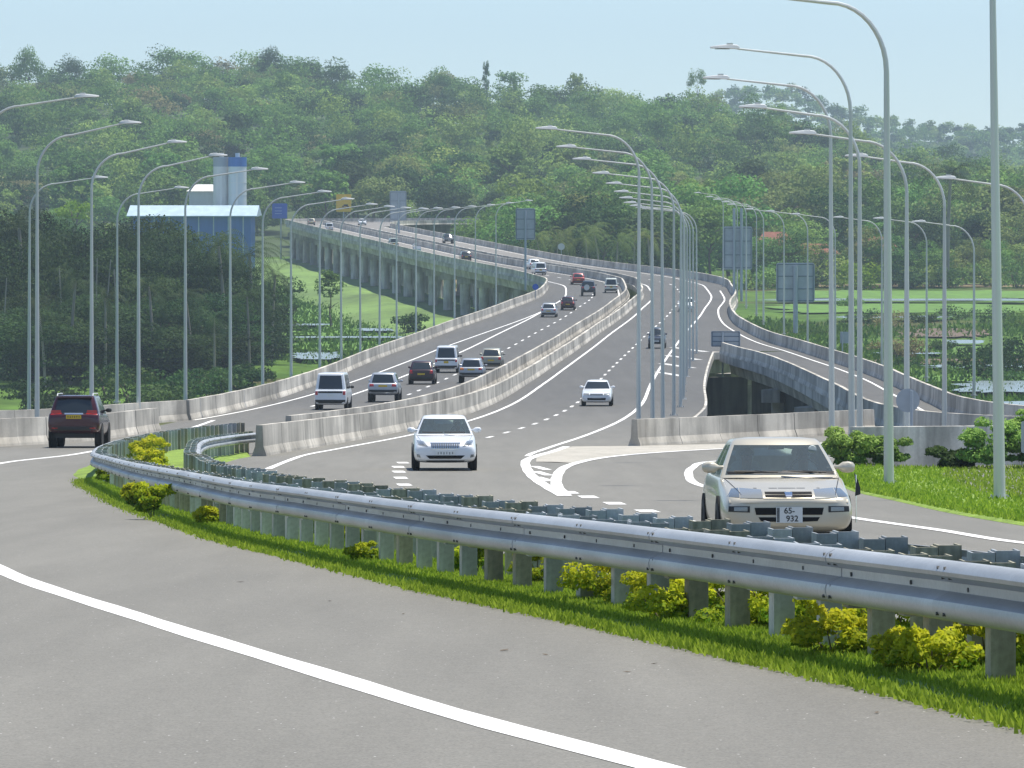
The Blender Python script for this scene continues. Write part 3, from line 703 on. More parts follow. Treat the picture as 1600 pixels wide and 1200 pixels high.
e = MB(); e.add([(-1.2, -.20, 3.1), (1.25, -.20, 3.1), (1.25, -.20, 3.75), (.6, -.20, 3.5), (-1.2, -.20, 3.2)], [(0, 1, 2, 3, 4)]); e.box((.5, -.2, 3.85), (1.0, .01, .42), Matrix.Rotation(0, 4, 'X')); e.box((-.15, -.2, 3.62), (.35, .01, .3)); e.build('truck_pictogram', M['blackpaint'], ys_)
x, y = (437-800)/FPX*1240, 1240
bs_ = sign('road_sign', 'blue direction sign on a post left of the far viaduct', x, y, -9.2, 3.4, 3.4, 12.2, [.3], M['blue'], front=True, frame=False, post_r=.16)
e = MB()
for zz in (12.9, 12.2, 11.6): e.box((-.3, -.185, zz), (1.6, .006, .12))
e.build('lettering', mat('pale_print', (.35, .45, .7), .5), bs_)
x, y = gp(877, 404); sign('round_sign', 'small pale round sign above the far outer parapet', x, y, 0, 1.1, 1.1, 1.9, [0], mat('pale_sign', (.55, .57, .58), .5), post_r=.05, disc=True, front=True)
x, y = gp(842, 468); sign('round_sign', 'small blue round sign at the bend of the left parapet', x-.4, y, 0, .75, .75, 1.5, [0], M['blue'], post_r=.05, disc=True, front=True)
sign('round_sign', 'dark back of a round sign on the pole beyond the bushes', 11.95, 166, 0, .72, .72, 1.75, [.1], M['signback'], post_r=.05, disc=True)
x, y = gp(1322, 558); sign('road_sign', 'small square sign back outside the slip road parapet', x, y, 0, .95, .95, 1.6, [-.3], M['signback'], post_r=.06, frame=False)
sign('road_sign', 'grey sign back cut by the right edge of the frame', 11.75, 122, -.3, .9, .7, 1.5, [.0], M['signback'], post_r=.05, frame=False)

# ------------------------------------------------------------------ vehicles
def paint(name, col, metal=.25, rough=.32):
    return mat(name, col, rough, metal, coat=.6, noise=[((1.5, 1.5, 4), .05, 3)])
def glass_mat(name, tint, refl=.9):
    m = bpy.data.materials.new(name); m.use_nodes = True; t = m.node_tree; t.nodes.clear(); L = t.links.new
    o = t.nodes.new('ShaderNodeOutputMaterial'); tr = t.nodes.new('ShaderNodeBsdfTransparent'); tr.inputs[0].default_value = (*tint, 1)
    gl = t.nodes.new('ShaderNodeBsdfGlossy'); gl.inputs['Roughness'].default_value = .02; gl.inputs[0].default_value = (refl, refl, refl, 1)
    fr = t.nodes.new('ShaderNodeFresnel'); fr.inputs[0].default_value = 1.75; ms = t.nodes.new('ShaderNodeMixShader')
    df = t.nodes.new('ShaderNodeBsdfDiffuse'); df.inputs[0].default_value = (.50, .62, .60, 1); m2 = t.nodes.new('ShaderNodeMixShader'); m2.inputs[0].default_value = .09; L(tr.outputs[0], m2.inputs[1]); L(df.outputs[0], m2.inputs[2])  # pale diffuse film stands in for sky light reflected in the glass
    L(fr.outputs[0], ms.inputs[0]); L(m2.outputs[0], ms.inputs[1]); L(gl.outputs[0], ms.inputs[2]); L(ms.outputs[0], o.inputs[0]); return m
M['glass'] = glass_mat('windscreen_glass', (.80, .92, .90))
M['darkglass'] = mat('tinted_glass', (.018, .024, .028), .06, spec=.8)
M['lensclear'] = mat('headlamp_lens', (.27, .28, .27), .12, .25, coat=.8)
M['lensdark'] = mat('headlamp_inner', (.15, .17, .18), .15, .3, coat=.8)
M['redlens'] = mat('tail_lamp_red', (.45, .012, .012), .2, coat=.6)
M['orangelens'] = mat('indicator_orange', (.75, .22, .02), .2, coat=.6)
M['plate_w'] = mat('white_plate', (.72, .74, .72), .5); M['plate_y'] = mat('yellow_plate', (.62, .42, .02), .5)
M['alloy'] = mat('wheel_alloy', (.42, .43, .44), .35, .7)
M['dash'] = mat('dashboard_plastic', (.06, .065, .065), .7); M['seat'] = mat('seat_fabric', (.52, .55, .52), .9, noise=[(9, .1, 3)])
M['wheelwell'] = mat('wheel_well', (.008, .008, .008), .95)

KIND = {
 # stations: f, zb, zs, zc, wl, wm, ws  (zc None: sunk cabin floor)
 'sedan': dict(L=4.45, W=1.695, H=1.41, st=[(0, .33, .58, .62, .74, .84, .78), (.012, .25, .66, .70, .86, .93, .86), (.045, .22, .71, .75, .93, .98, .91), (.15, .20, .80, .84, .95, 1, .93), (.262, .19, .905, .955, .96, 1, .94), (.285, .19, .925, None, .96, 1, .94), (.5, .19, .94, None, .96, 1, .95), (.70, .20, .955, None, .96, 1, .94), (.80, .20, .97, None, .96, .995, .93), (.825, .21, .975, 1.01, .96, .99, .92), (.95, .25, .96, 1.0, .94, .97, .90), (.985, .28, .88, .92, .88, .93, .86), (1, .36, .78, .80, .74, .84, .78)],
   cab=dict(zb=.93, yf=(-1.02, -.30), yr=(1.45, .90), hw=(.915, .665), sg=(.06, .42, .47, .80)), wy=(-1.30, 1.28), tr=.305, tw=.19),
 'hatch': dict(L=3.9, W=1.69, H=1.50, st=[(0, .33, .60, .64, .74, .84, .78), (.014, .25, .70, .74, .86, .93, .86), (.05, .22, .77, .80, .93, .98, .91), (.14, .20, .86, .89, .95, 1, .93), (.235, .19, .945, .98, .96, 1, .94), (.26, .19, .955, None, .96, 1, .94), (.5, .19, .97, None, .96, 1, .95), (.75, .20, .99, None, .96, 1, .94), (.93, .22, 1.0, None, .95, .98, .93), (.965, .26, .98, 1.0, .94, .97, .92), (.99, .30, .90, .95, .90, .94, .88), (1, .40, .82, .86, .80, .88, .82)],
   cab=dict(zb=.96, yf=(-.98, -.30), yr=(1.84, 1.35), hw=(.92, .74), sg=(.06, .44, .48, .80)), wy=(-1.22, 1.26), tr=.30, tw=.19),
 'suv': dict(L=4.7, W=1.82, H=1.80, st=[(0, .50, .86, .90, .76, .86, .80), (.012, .44, .94, .98, .88, .94, .88), (.045, .42, 1.0, 1.04, .94, .98, .92), (.14, .40, 1.06, 1.10, .96, 1, .94), (.245, .40, 1.13, 1.17, .97, 1, .95), (.265, .40, 1.15, None, .97, 1, .95), (.5, .40, 1.17, None, .97, 1, .95), (.78, .42, 1.20, None, .97, 1, .95), (.955, .50, 1.22, None, .96, .99, .94), (.975, .52, 1.2, 1.22, .95, .98, .94), (.992, .56, 1.12, 1.16, .92, .96, .91), (1, .62, 1.04, 1.08, .84, .90, .84)],
   cab=dict(zb=1.17, yf=(-1.10, -.42), yr=(2.24, 1.98), hw=(.93, .72), sg=(.05, .38, .42, .70)), wy=(-1.40, 1.38), tr=.385, tw=.26),
 'van': dict(L=4.6, W=1.70, H=1.96, st=[(0, .34, .86, .90, .80, .90, .84), (.012, .28, .96, 1.0, .90, .96, .90), (.04, .26, 1.03, 1.06, .95, .99, .94), (.10, .25, 1.08, 1.10, .97, 1, .95), (.12, .25, 1.09, None, .97, 1, .95), (.5, .25, 1.1, None, .97, 1, .96), (.8, .26, 1.1, None, .97, 1, .96), (.965, .28, 1.1, None, .97, .995, .95), (.98, .30, 1.09, 1.1, .96, .99, .95), (.995, .34, 1.02, 1.06, .93, .96, .92), (1, .42, .94, .98, .86, .92, .87)],
   cab=dict(zb=1.07, yf=(-1.78, -1.18), yr=(2.22, 2.08), hw=(.95, .80), sg=(.07, .33, .36, .93)), wy=(-1.42, 1.30), tr=.31, tw=.19),
}
def lathe(b, prof, n, M_=None):
    """prof: (radius, x) revolved about the x axis"""
    rows = []
    for k in range(n):
        a = 2*math.pi*k/n; rows.append([Vector((x, r_*math.cos(a), r_*math.sin(a))) for r_, x in prof])
    rows.append(rows[0]); m = len(prof); base = len(b.v)
    vs = [v for r_ in rows[:-1] for v in r_]; fs = [(i*m+j, i*m+j+1, ((i+1) % n)*m+j+1, ((i+1) % n)*m+j) for i in range(n) for j in range(m-1)]
    if M_ is not None: vs = [M_ @ v for v in vs]
    b.add(vs, fs)
WHEELS = {}
def wheel_mesh(r, wd, near):
    key = (r, wd, near)
    if key in WHEELS: return WHEELS[key]
    n = 28 if near else 14
    b = MB(); lathe(b, [(r*.62, -wd/2), (r*.9, -wd/2), (r*.98, -wd*.42), (r, -wd*.3), (r, wd*.3), (r*.98, wd*.42), (r*.9, wd/2), (r*.62, wd/2)], n); tm = b.mesh('wheel', M['black'], True)
    b = MB(); lathe(b, [(0.001, wd*.38), (r*.16, wd*.40), (r*.2, wd*.30), (r*.55, wd*.28), (r*.60, wd*.44), (r*.64, wd*.47), (r*.64, -wd*.4)], n)
    for k in range(5):
        Mx = Matrix.Rotation(2*math.pi*k/5, 4, 'X'); b.box((wd*.36, 0, r*.36), (wd*.12, r*.14, r*.5), Mx)
    rm = b.mesh('rim', M['alloy'], True); WHEELS[key] = (tm, rm); return tm, rm
def subsurf(me, lv):
    o = bpy.data.objects.new('tmp', me); COL.objects.link(o); md = o.modifiers.new('s', 'SUBSURF'); md.levels = lv; md.render_levels = lv
    dg = bpy.context.evaluated_depsgraph_get(); n = bpy.data.meshes.new_from_object(o.evaluated_get(dg)); bpy.data.objects.remove(o); return n
BODIES = {}
def body_mesh(kind, lv, scale=(1, 1, 1)):
    key = (kind, lv, scale)
    if key in BODIES: return BODIES[key]
    K = KIND[kind]; L, W = K['L'], K['W']/2; rows = []
    for f, zb, zs, zc, wl, wm, ws in K['st']:
        y = (f-.5)*L; h = zs-zb
        half = [(0, zb), (.88*wl, zb), (wl, zb+.07), (wm, zb+.38*h), (wm*.992, zb+.72*h), (ws*1.005, zs-.035), (ws*.95, zs)]
        half += [(ws*.62, zs+(zc-zs)*.85), (0, zc)] if zc is not None else [(ws*.88, zs-.22), (0, zs-.25)]
        rows.append([Vector((x*W, y, z)) for x, z in half] + [Vector((-x*W, y, z)) for x, z in half[-2:0:-1]])
    b = MB(); b.grid(rows, True); n = len(rows[0])
    for ri, rev in ((0, False), (len(rows)-1, True)):
        # cap as a ladder of quads between the two halves
        m = n//2
        for i in range(m):
            a, c, d, e = ri*n+i, ri*n+i+1, ri*n+(n-i-1) % n, ri*n+(n-i) % n
            q = [a, c, d, e]; q = [x for k, x in enumerate(q) if x not in q[:k]]
            if len(q) >= 3: b.f.append(tuple(q))
    me = b.mesh('body', None); me = subsurf(me, lv); me.polygons.foreach_set('use_smooth', [True]*len(me.polygons))
    bv = BVHTree.FromPolygons([v.co.copy() for v in me.vertices], [tuple(p.vertices) for p in me.polygons])
    BODIES[key] = (me, bv); return me, bv
def decal(bv, cs, back, off=.008, n=7, thick=.03, skin=None):
    """a raised patch moulded onto the nose or tail; cs = four (x,z) corners, counter-clockwise from bottom left"""
    b = MB(); out = []
    for i in range(n):
        row = []
        for j in range(n):
            u, v = j/(n-1), i/(n-1)
            x = (cs[0][0]*(1-u)+cs[1][0]*u)*(1-v)+(cs[3][0]*(1-u)+cs[2][0]*u)*v; z = (cs[0][1]*(1-u)+cs[1][1]*u)*(1-v)+(cs[3][1]*(1-u)+cs[2][1]*u)*v
            d = Vector((0, -1 if back else 1, 0)); o = Vector((x, 4 if back else -4, z)); h = bv.ray_cast(o, d)
            y = h[0].y if h[0] is not None else (None)
            row.append([x, y, z])
        out.append(row)
    ysv = [p[1] for r_ in out for p in r_ if p[1] is not None]
    if not ysv: return None
    fall = max(ysv) if not back else min(ysv)
    sgn = 1 if back else -1
    f = [[Vector((p[0], (p[1] if p[1] is not None else fall)+sgn*off, p[2])) for p in r_] for r_ in out]
    k = [[v - Vector((0, sgn*thick, 0)) for v in r_] for r_ in f]
    b.grid(f)
    rim_f = [f[0][j] for j in range(n)] + [f[i][n-1] for i in range(1, n)] + [f[n-1][j] for j in range(n-2, -1, -1)] + [f[i][0] for i in range(n-2, 0, -1)]
    rim_k = [k[0][j] for j in range(n)] + [k[i][n-1] for i in range(1, n)] + [k[n-1][j] for j in range(n-2, -1, -1)] + [k[i][0] for i in range(n-2, 0, -1)]
    b.grid([rim_f, rim_k], True)
    return b
def text_mesh(txt, size, m, loc, rot, parent, name='lettering', depth=.002):
    c = bpy.data.curves.new('t', 'FONT'); c.body = txt; c.size = size; c.align_x = 'CENTER'; c.align_y = 'CENTER'; c.extrude = depth; c.offset = size*.012
    o = bpy.data.objects.new('t', c); COL.objects.link(o); dg = bpy.context.evaluated_depsgraph_get(); me = bpy.data.meshes.new_from_object(o.evaluated_get(dg)); bpy.data.objects.remove(o)
    me.materials.clear(); me.materials.append(m); q = link(name, me, parent, loc); q.rotation_euler = rot; return q

def car(kind, name, label, x, y, heading, pmat, view, feats, near=1, scale=(1, 1, 1), glass='darkglass', cat='car', rack=False, spare=None, plates=True, interior=False, dz=0.0, mirrors=True, bumper=None, ph=None):
    """heading: angle of the nose measured from -Y; view 'F' the camera sees the nose, 'B' the tail"""
    K = KIND[kind]; L, W, H = K['L'], K['W']/2, K['H']
    root = empty(name, P(x, y, dz), heading); root.scale = scale; tag(root, label, cat, 'vehicles on the road')
    sl_ = (lvl(x, y+2)-lvl(x, y-2))/4
    root.rotation_euler = (math.atan(sl_)*math.cos(heading), 0, heading)
    me, bv = body_mesh(kind, 2 if near else 1); me = me.copy(); me.materials.clear(); me.materials.append(pmat); link('body', me, root)
    # cabin shell and panes
    C = K['cab']; zb = C['zb']; sh = MB(); panes = {}
    s0, s1, s2, s3 = C['sg']
    xs = [0, .33, .66, .93]; side = [s0*.35, s0, (s0+s1)/2, s1, s2, (s2+s3)/2, s3, (1+s3)/2]; xr = [.95, .80, .4, 0]
    vl = [0, .08, .35, .62, .88, .97]
    def ring(v, sc=1.0, z=None):
        hw = (C['hw'][0]+(C['hw'][1]-C['hw'][0])*v**1.15)*W*sc; yf = C['yf'][0]+(C['yf'][1]-C['yf'][0])*v; yr = C['yr'][0]+(C['yr'][1]-C['yr'][0])*v**1.3
        ym = (yf+yr)/2; yf = ym+(yf-ym)*sc; yr = ym+(yr-ym)*sc
        z = z if z is not None else zb-.03+v*(H-zb)
        h = [(a*hw, yf+.13*a*a) for a in xs] + [(.985*hw, yf+.16)] 
        h += [(hw, yf+.16+(yr-.14-yf-.16)*a) for a in side] + [(.985*hw, yr-.12)] + [(a*hw, yr-.09*a*a) for a in xr]
        return [Vector((a, c, z)) for a, c in h] + [Vector((-a, c, z)) for a, c in h[-2:0:-1]]
    rings = [ring(v) for v in vl] + [ring(1, .985, H-.03), ring(1, .93, H-.008), ring(1, .6, H+.012), ring(1, .1, H+.015)]
    nh = len(xs)+1+len(side)+1+len(xr); n = len(rings[0])
    def cls(i, k):
        if not (1 <= i <= 3): return 'roof'
        kk = k if k < nh-1 else n-1-k        # mirror
        if kk <= 2: return 'windscreen'
        o = len(xs)+1
        if o+1 <= kk <= o+2: return 'window_front'
        if o+4 <= kk <= o+5: return 'window_rear'
        if kk >= nh-3: return 'rear_window'
        return 'roof'
    bags = {}
    for i in range(len(rings)-1):
        for k in range(n):
            q = cls(i, k)
            if q.startswith('window_'): q = q + ('r' if k < nh-1 else 'l')
            bags.setdefault(q, []).append((rings[i][k], rings[i][(k+1) % n], rings[i+1][(k+1) % n], rings[i+1][k]))
    for q, fl in bags.items():
        b = MB(); idx = {}
        fs = []
        for f in fl:
            ids = []
            for v in f:
                key = tuple(round(c, 5) for c in v)
                if key not in idx: idx[key] = len(b.v); b.v.append(tuple(v))
                ids.append(idx[key])
            ids = [a for z, a in enumerate(ids) if a not in ids[:z]]
            if len(ids) >= 3: fs.append(tuple(ids))
        b.f = fs
        if q == 'roof':
            o = b.build('roof', pmat, root, True)
        else:
            nm = {'windscreen': 'windscreen', 'rear_window': 'rear_window'}.get(q, 'side_window')
            gm = M[glass]
            b.build(nm, gm, root, True)
    # wheels
    tm, rm = wheel_mesh(K['tr'], K['tw'], near)
    for sx in (-1, 1):
        for wy in K['wy']:
            wo = link('wheel', tm, root, Vector((sx*(W-.02-K['tw']/2), wy, K['tr']))); ro = link('rim', rm, wo)
            if sx < 0: wo.rotation_euler = (0, 0, math.pi)
            if near:
                b = MB(); lathe(b, [(.001, .0), (K['tr']*1.16, .0), (K['tr']*1.16, -.10), (.001, -.10)], 24, Matrix.Translation((sx*(W+.006)-(0 if sx > 0 else -.10), wy, K['tr']+.02)))
                b.build('wheel_arch', M['wheelwell'], root)
                wo.location.x = sx*(W+.012-K['tw']/2)
    # mirrors
    if mirrors:
        for sx in (-1, 1):
            b = MB(); zz = zb+.05; yy = C['yf'][0]+.42
            rows = []
            for f, r_ in ((-.75, .22), (-.05, .3), (.25, .9), (.6, 1.0), (.9, .8), (1, .4)):
                xx = sx*(W*.90+.02+f*.21); rows.append([Vector((xx, yy+.06*math.cos(a)*r_, zz+.055+.075*math.sin(a)*r_)) for a in [2*math.pi*k/8 for k in range(8)]])
            b.grid(rows, True); b.f.append(tuple(range(8))); b.f.append(tuple(40+k for k in range(8)))
            b.build('mirror', bumper or pmat, root, True)
    # moulded details
    for ft in feats:
        nm, cs, mm = ft[0], ft[1], ft[2]; off = ft[3] if len(ft) > 3 else .008; par = root
        back = view == 'B'
        b = decal(bv, cs, back, off)
        if b is None: continue
        b.build(nm, mm if not isinstance(mm, str) else M[mm], root, True)
    if rack:
        for sx in (-1, 1):
            b = MB(); xx = sx*W*(C['hw'][1]-.05); b.tube([(xx, C['yf'][1]+.3, H-.02), (xx, C['yf'][1]+.42, H+.06), (xx, C['yr'][1]-.3, H+.06), (xx, C['yr'][1]-.15, H-.02)], .022, 6); b.build('roof_rail', M['lamp'], root, True)
    if interior:
        b = MB(); b.box((0, C['yf'][0]+.42, zb-.12), (W*1.62, .5, .2)); b.build('dashboard', M['dash'], root)
        for sx in (-1, 1):
            s = MB(); rows = []
            for z, hw, th in ((.55, .24, .10), (.8, .25, .11), (1.02, .22, .09), (1.10, .15, .07), (1.12, .09, .045), (1.15, .12, .05), (1.22, .13, .055), (1.29, .10, .04)):
                yy = .12+.22*(z-.55)
                rows.append([Vector((sx*.37+hw*math.cos(a), yy+th*math.sin(a), z)) for a in [2*math.pi*k/12 for k in range(12)]])
            s.grid(rows, True); s.f.append(tuple(range(12))); s.f.append(tuple(84+k for k in range(12))); s.build('seat', M['seat'], root, True)
        s = MB(); s.box((0, 1.15, .95), (1.25, .16, .45)); s.build('rear_seat', M['seat'], root)
        s = MB(); c = Vector((.36, -.38, .98)); u = Vector((1, 0, 0)); v = Vector((0, .45, .9)).normalized()
        s.tube([c+(u*math.cos(a)+v*math.sin(a))*.185 for a in [2*math.pi*k/18 for k in range(19)]], .016, 6, False); s.tube([c-u*.18, c+u*.18], .018, 6); s.build('steering_wheel', M['dash'], root, True)
    return root
def sym(nm, cs, m, off=.008):
    return [(nm, cs, m, off), (nm, [(-cs[1][0], cs[1][1]), (-cs[0][0], cs[0][1]), (-cs[3][0], cs[3][1]), (-cs[2][0], cs[2][1])], m, off)]
def hd(y, off=0.0):
    """turn that lines a car up with the road at depth y (nose towards the camera)"""
    return -math.atan2(ER(y+3)-ER(y-3), 6.0) + off
beige = paint('beige_metallic_paint', (.56, .52, .42), .3, .3); white = paint('white_paint', (.72, .75, .78), .1, .3)
silver = paint('silver_paint', (.42, .45, .49), .5, .35); dred = paint('dark_red_paint', (.055, .008, .014), .3, .25)
red = paint('red_paint', (.30, .03, .03), .2, .3); navy = paint('dark_blue_paint', (.025, .035, .06), .3, .3); tan = paint('tan_paint', (.32, .32, .27), .3, .35)
blackp = paint('black_paint', (.015, .015, .018), .2, .3); cream = paint('cream_paint', (.62, .64, .58), .1, .35); teal = paint('teal_paint', (.18, .42, .40), .1, .4)
# --- beige sedan
BX, BY = 3.44, 69.8 + 2.22
f = []
f += sym('headlamp', [(.33, .655), (.62, .66), (.60, .785), (.335, .765)], 'lensclear') + sym('indicator', [(.625, .665), (.775, .675), (.70, .775), (.612, .785)], 'lensdark')
f += [('grille', [(-.325, .655), (.325, .655), (.325, .75), (-.325, .75)], beige, .012), ('grille_slot', [(-.30, .672), (-.03, .665), (-.03, .70), (-.30, .70)], 'wheelwell', .018), ('grille_slot', [(.03, .665), (.30, .672), (.30, .70), (.03, .70)], 'wheelwell', .018), ('grille_slot', [(-.30, .708), (-.03, .705), (-.03, .738), (-.30, .738)], 'wheelwell', .018), ('grille_slot', [(.03, .705), (.30, .708), (.30, .738), (.03, .738)], 'wheelwell', .018), ('emblem', [(-.04, .678), (.04, .678), (.05, .735), (-.05, .735)], 'chrome', .026)]
f += [('bumper_strip', [(-.76, .60), (.76, .60), (.76, .64), (-.76, .64)], beige, .03), ('hood_edge', [(-.62, .775), (.62, .775), (.62, .783), (-.62, .783)], 'black_plastic', .002)]
f += sym('fog_lamp', [(.50, .475), (.77, .485), (.765, .555), (.50, .555)], 'black_plastic', .010) + sym('fog_lens', [(.53, .49), (.70, .495), (.70, .545), (.53, .545)], 'lensclear', .016)
f += sym('air_slot', [(.16, .445), (.42, .445), (.44, .535), (.16, .535)], 'wheelwell', .010) + sym('air_slot', [(.12, .355), (.36, .365), (.39, .415), (.12, .415)], 'wheelwell', .010)
car_b = car('sedan', 'beige_sedan', 'beige sedan driving towards the camera beside the foreground guardrail', BX, BY, .035, beige, 'F', f, glass='glass', interior=True)
bp = MB(); bp.box((0, -2.245, .445), (.335, .02, .20)); plo = bp.build('number_plate', M['plate_w'], car_b)
text_mesh('65-', .105, M['blackpaint'], (.0, -2.2565, .495), (R(90), 0, 0), plo); text_mesh('932', .105, M['blackpaint'], (.035, -2.2565, .395), (R(90), 0, 0), plo)
bp = MB(); bp.box((-.142, -2.2562, .445), (.035, .002, .185)); bp.build('plate_side_code', mat('grey_print', (.12, .13, .13), .6, noise=[((60, 1, 40), .6, 2)]), plo)
for sx, x0 in ((-1, -.10), (1, .52)):
    b = MB(); b.tube([(x0, -1.03, .965), (x0-.24, -1.0, .99)], .010, 5); b.tube([(x0-.50, -.985, .985), (x0+.06, -1.02, .975)], .014, 5); b.build('wiper', M['black_plastic'], car_b)
b = MB(); b.tube([(.46, -.40, 1.265), (.46, -.415, 1.260)], .055, 16); st_ = b.build('windscreen_sticker', mat('pale_sticker', (.75, .8, .78), .6), car_b); st_.scale = (1, 1, 1)
b = MB(); b.tube([(0, -.22, 1.31), (0, -.28, 1.30)], .012, 6); b.box((0, -.28, 1.295), (.2, .03, .06)); b.build('rear_view_mirror', M['dash'], car_b)
b = MB(); b.tube([(.87, -2.0, .34), (.875, -2.0, .95)], .008, 6); b.build('corner_rod', M['chrome'], car_b)
b = MB(); b.add([(.86, -2.01, .68), (.93, -2.0, .70), (.93, -2.0, .78), (.90, -2.0, .88), (.85, -2.0, .98), (.87, -2.01, .82)] + [(.86, -1.99, .68), (.93, -1.98, .70), (.93, -1.98, .78), (.90, -1.98, .88), (.85, -1.98, .98), (.87, -1.99, .82)], [(0, 1, 2, 3, 4, 5), (11, 10, 9, 8, 7, 6)] + [(i, (i+1) % 6, 6+(i+1) % 6, 6+i) for i in range(6)]); b.build('corner_flag', M['black_plastic'], car_b)
def plate_marks(plate, y, z, col):
    m = mat('blurred_plate_print', col, .6)
    for k in range(6):
        b = MB(); b.box((-.19+k*.076, y, z+(.004 if k % 2 else -.003)), (.034 if k % 3 else .026, .003, .062)); b.build('print_mark', m, plate)
def hood_lines(root, kind, m):
    bv = body_mesh(kind, 2)[1]
    for sx in (-1, 1):
        pts = []
        for k in range(9):
            f = k/8; h = bv.ray_cast(Vector((sx*(.60+.14*f), -2.10+1.05*f, 3)), Vector((0, 0, -1)))
            if h[0] is not None: pts.append(h[0]+Vector((0, 0, .001)))
        b = MB(); b.tube(pts, .006, 4); b.build('hood_gap', m, root)
hood_lines(car_b, 'sedan', M['black_plastic'])
for cr_ in (car_b,):
    b = MB(); b.add([(-.70, -.90, .985), (-.35, -.985, .985), (0, -1.005, .985), (.35, -.985, .985), (.70, -.90, .985), (.68, -.93, .945), (.35, -1.03, .955), (0, -1.055, .958), (-.35, -1.03, .955), (-.68, -.93, .945)], [(0, 1, 8, 9), (1, 2, 7, 8), (2, 3, 6, 7), (3, 4, 5, 6)]); b.build('cowl', M['black_plastic'], cr_)
# --- white sedan
x, y = gp(692, 736); WX, WY = x, y + 2.2
f = sym('headlamp', [(.46, .63), (.74, .665), (.80, .80), (.58, .765)], 'lensclear') + sym('headlamp_inner', [(.55, .665), (.68, .685), (.70, .745), (.60, .735)], 'lensdark', .014)
f += [('grille', [(-.36, .575), (.36, .575), (.40, .73), (-.40, .73)], 'lensdark', .010)]
for k in range(13): f.append(('grille_bar', [(-.345+k*.0575-.008, .585), (-.345+k*.0575+.008, .585), (-.37+k*.0617+.008, .72), (-.37+k*.0617-.008, .72)], 'chrome', .02))
f += [('grille_frame', [(-.37, .562), (.37, .562), (.37, .58), (-.37, .58)], 'chrome', .022), ('air_slot', [(-.42, .315), (.42, .315), (.52, .40), (-.52, .40)], 'wheelwell', .010), ('bumper_lip', [(-.74, .235), (.74, .235), (.76, .27), (-.76, .27)], 'black_plastic', .01)]
f += sym('fog_lamp', [(.66, .345), (.76, .36), (.76, .43), (.68, .42)], 'lensdark')
car_w = car('sedan', 'white_sedan', 'white sedan with chrome grille driving towards the camera past the median barrier end', WX, WY, .03, white, 'F', f, glass='glass', interior=True, scale=(1, 1, 1.035))
bp = MB(); bp.box((0, -2.262, .46), (.52, .02, .11)); plo = bp.build('number_plate', M['plate_w'], car_w); plate_marks(plo, -2.2735, .46, (.3, .32, .32))
for x0 in (-.10, .50):
    b = MB(); b.tube([(x0-.5, -.985, .985), (x0+.05, -1.02, .975)], .014, 5); b.build('wiper', M['black_plastic'], car_w)
hood_lines(car_w, 'sedan', M['lensdark'])
# --- dark red SUV, seen from behind
x, y = gp(117, 700); SX, SY = x, y + 2.1
f = sym('tail_lamp', [(.42, 1.17), (.80, 1.15), (.77, 1.30), (.46, 1.30)], 'redlens') + [('chrome_strip', [(-.32, 1.155), (.32, 1.155), (.32, 1.205), (-.32, 1.205)], 'chrome', .02), ('lower_bumper', [(-.84, .60), (.84, .60), (.86, .74), (-.86, .74)], 'black_plastic', .012)] + sym('reflector', [(.55, .67), (.75, .67), (.75, .70), (.55, .70)], 'redlens', .018)
car_s = car('suv', 'dark_red_suv', 'dark red sport utility vehicle driving away beside the left barrier', SX, SY, math.pi-.012, dred, 'B', f, rack=True, cat='car', bumper=M['black_plastic'])
bp = MB(); bp.box((0, 2.36, 1.07), (.52, .02, .13)); plo = bp.build('number_plate', M['plate_y'], car_s); plate_marks(plo, 2.372, 1.07, (.10, .08, .02))
b = MB(); b.box((0, 1.93, 1.75), (1.2, .28, .05)); b.build('spoiler', dred, car_s)
b = MB(); b.box((0, .3, .45), (1.35, 3.2, .22)); b.build('chassis', M['black_plastic'], car_s)

def rear_feats(kind, lamp='redlens', plate='plate_y', dark='black_plastic', hi=False):
    if kind == 'van': return sym('tail_lamp', [(.66, .80), (.80, .80), (.80, 1.0), (.66, 1.0)], lamp) + [('lamp_band', [(-.64, .90), (.64, .90), (.64, 1.0), (-.64, 1.0)], dark, .006), ('bumper', [(-.78, .36), (.78, .36), (.80, .55), (-.80, .55)], dark, .02), ('number_plate', [(-.17, .72), (.17, .72), (.17, .88), (-.17, .88)], plate, .016)]
    if kind == 'suv': return sym('tail_lamp', [(.52, .98), (.80, .96), (.78, 1.13), (.56, 1.13)], lamp) + [('bumper', [(-.82, .62), (.82, .62), (.84, .78), (-.84, .78)], dark, .012), ('number_plate', [(-.26, .95), (.26, .95), (.26, 1.07), (-.26, 1.07)], plate, .016)]
    if kind == 'hatch': return sym('tail_lamp', [(.54, .72), (.76, .70), (.74, .92), (.60, .92)], lamp) + [('bumper', [(-.70, .36), (.70, .36), (.72, .50), (-.72, .50)], dark, .012), ('number_plate', [(-.24, .62), (.24, .62), (.24, .73), (-.24, .73)], plate, .014)]
    return sym('tail_lamp', [(.46, .68), (.76, .66), (.74, .82), (.50, .82)], lamp) + [('bumper', [(-.70, .38), (.70, .38), (.70, .48), (-.70, .48)], dark, .012), ('number_plate', [(-.24, .60), (.24, .60), (.24, .71), (-.24, .71)], plate, .014)]
def front_feats(kind):
    z = .18 if kind == 'suv' else (.2 if kind == 'van' else 0)
    return sym('headlamp', [(.40, .60+z), (.74, .62+z), (.72, .72+z), (.42, .71+z)], 'lensclear') + [('grille', [(-.36, .60+z), (.36, .60+z), (.36, .70+z), (-.36, .70+z)], 'lensdark', .010), ('air_slot', [(-.50, .34+z), (.50, .34+z), (.52, .46+z), (-.52, .46+z)], 'wheelwell', .010), ('number_plate', [(-.24, .45+z), (.24, .45+z), (.24, .55+z), (-.24, .55+z)], 'plate_w', .02)]
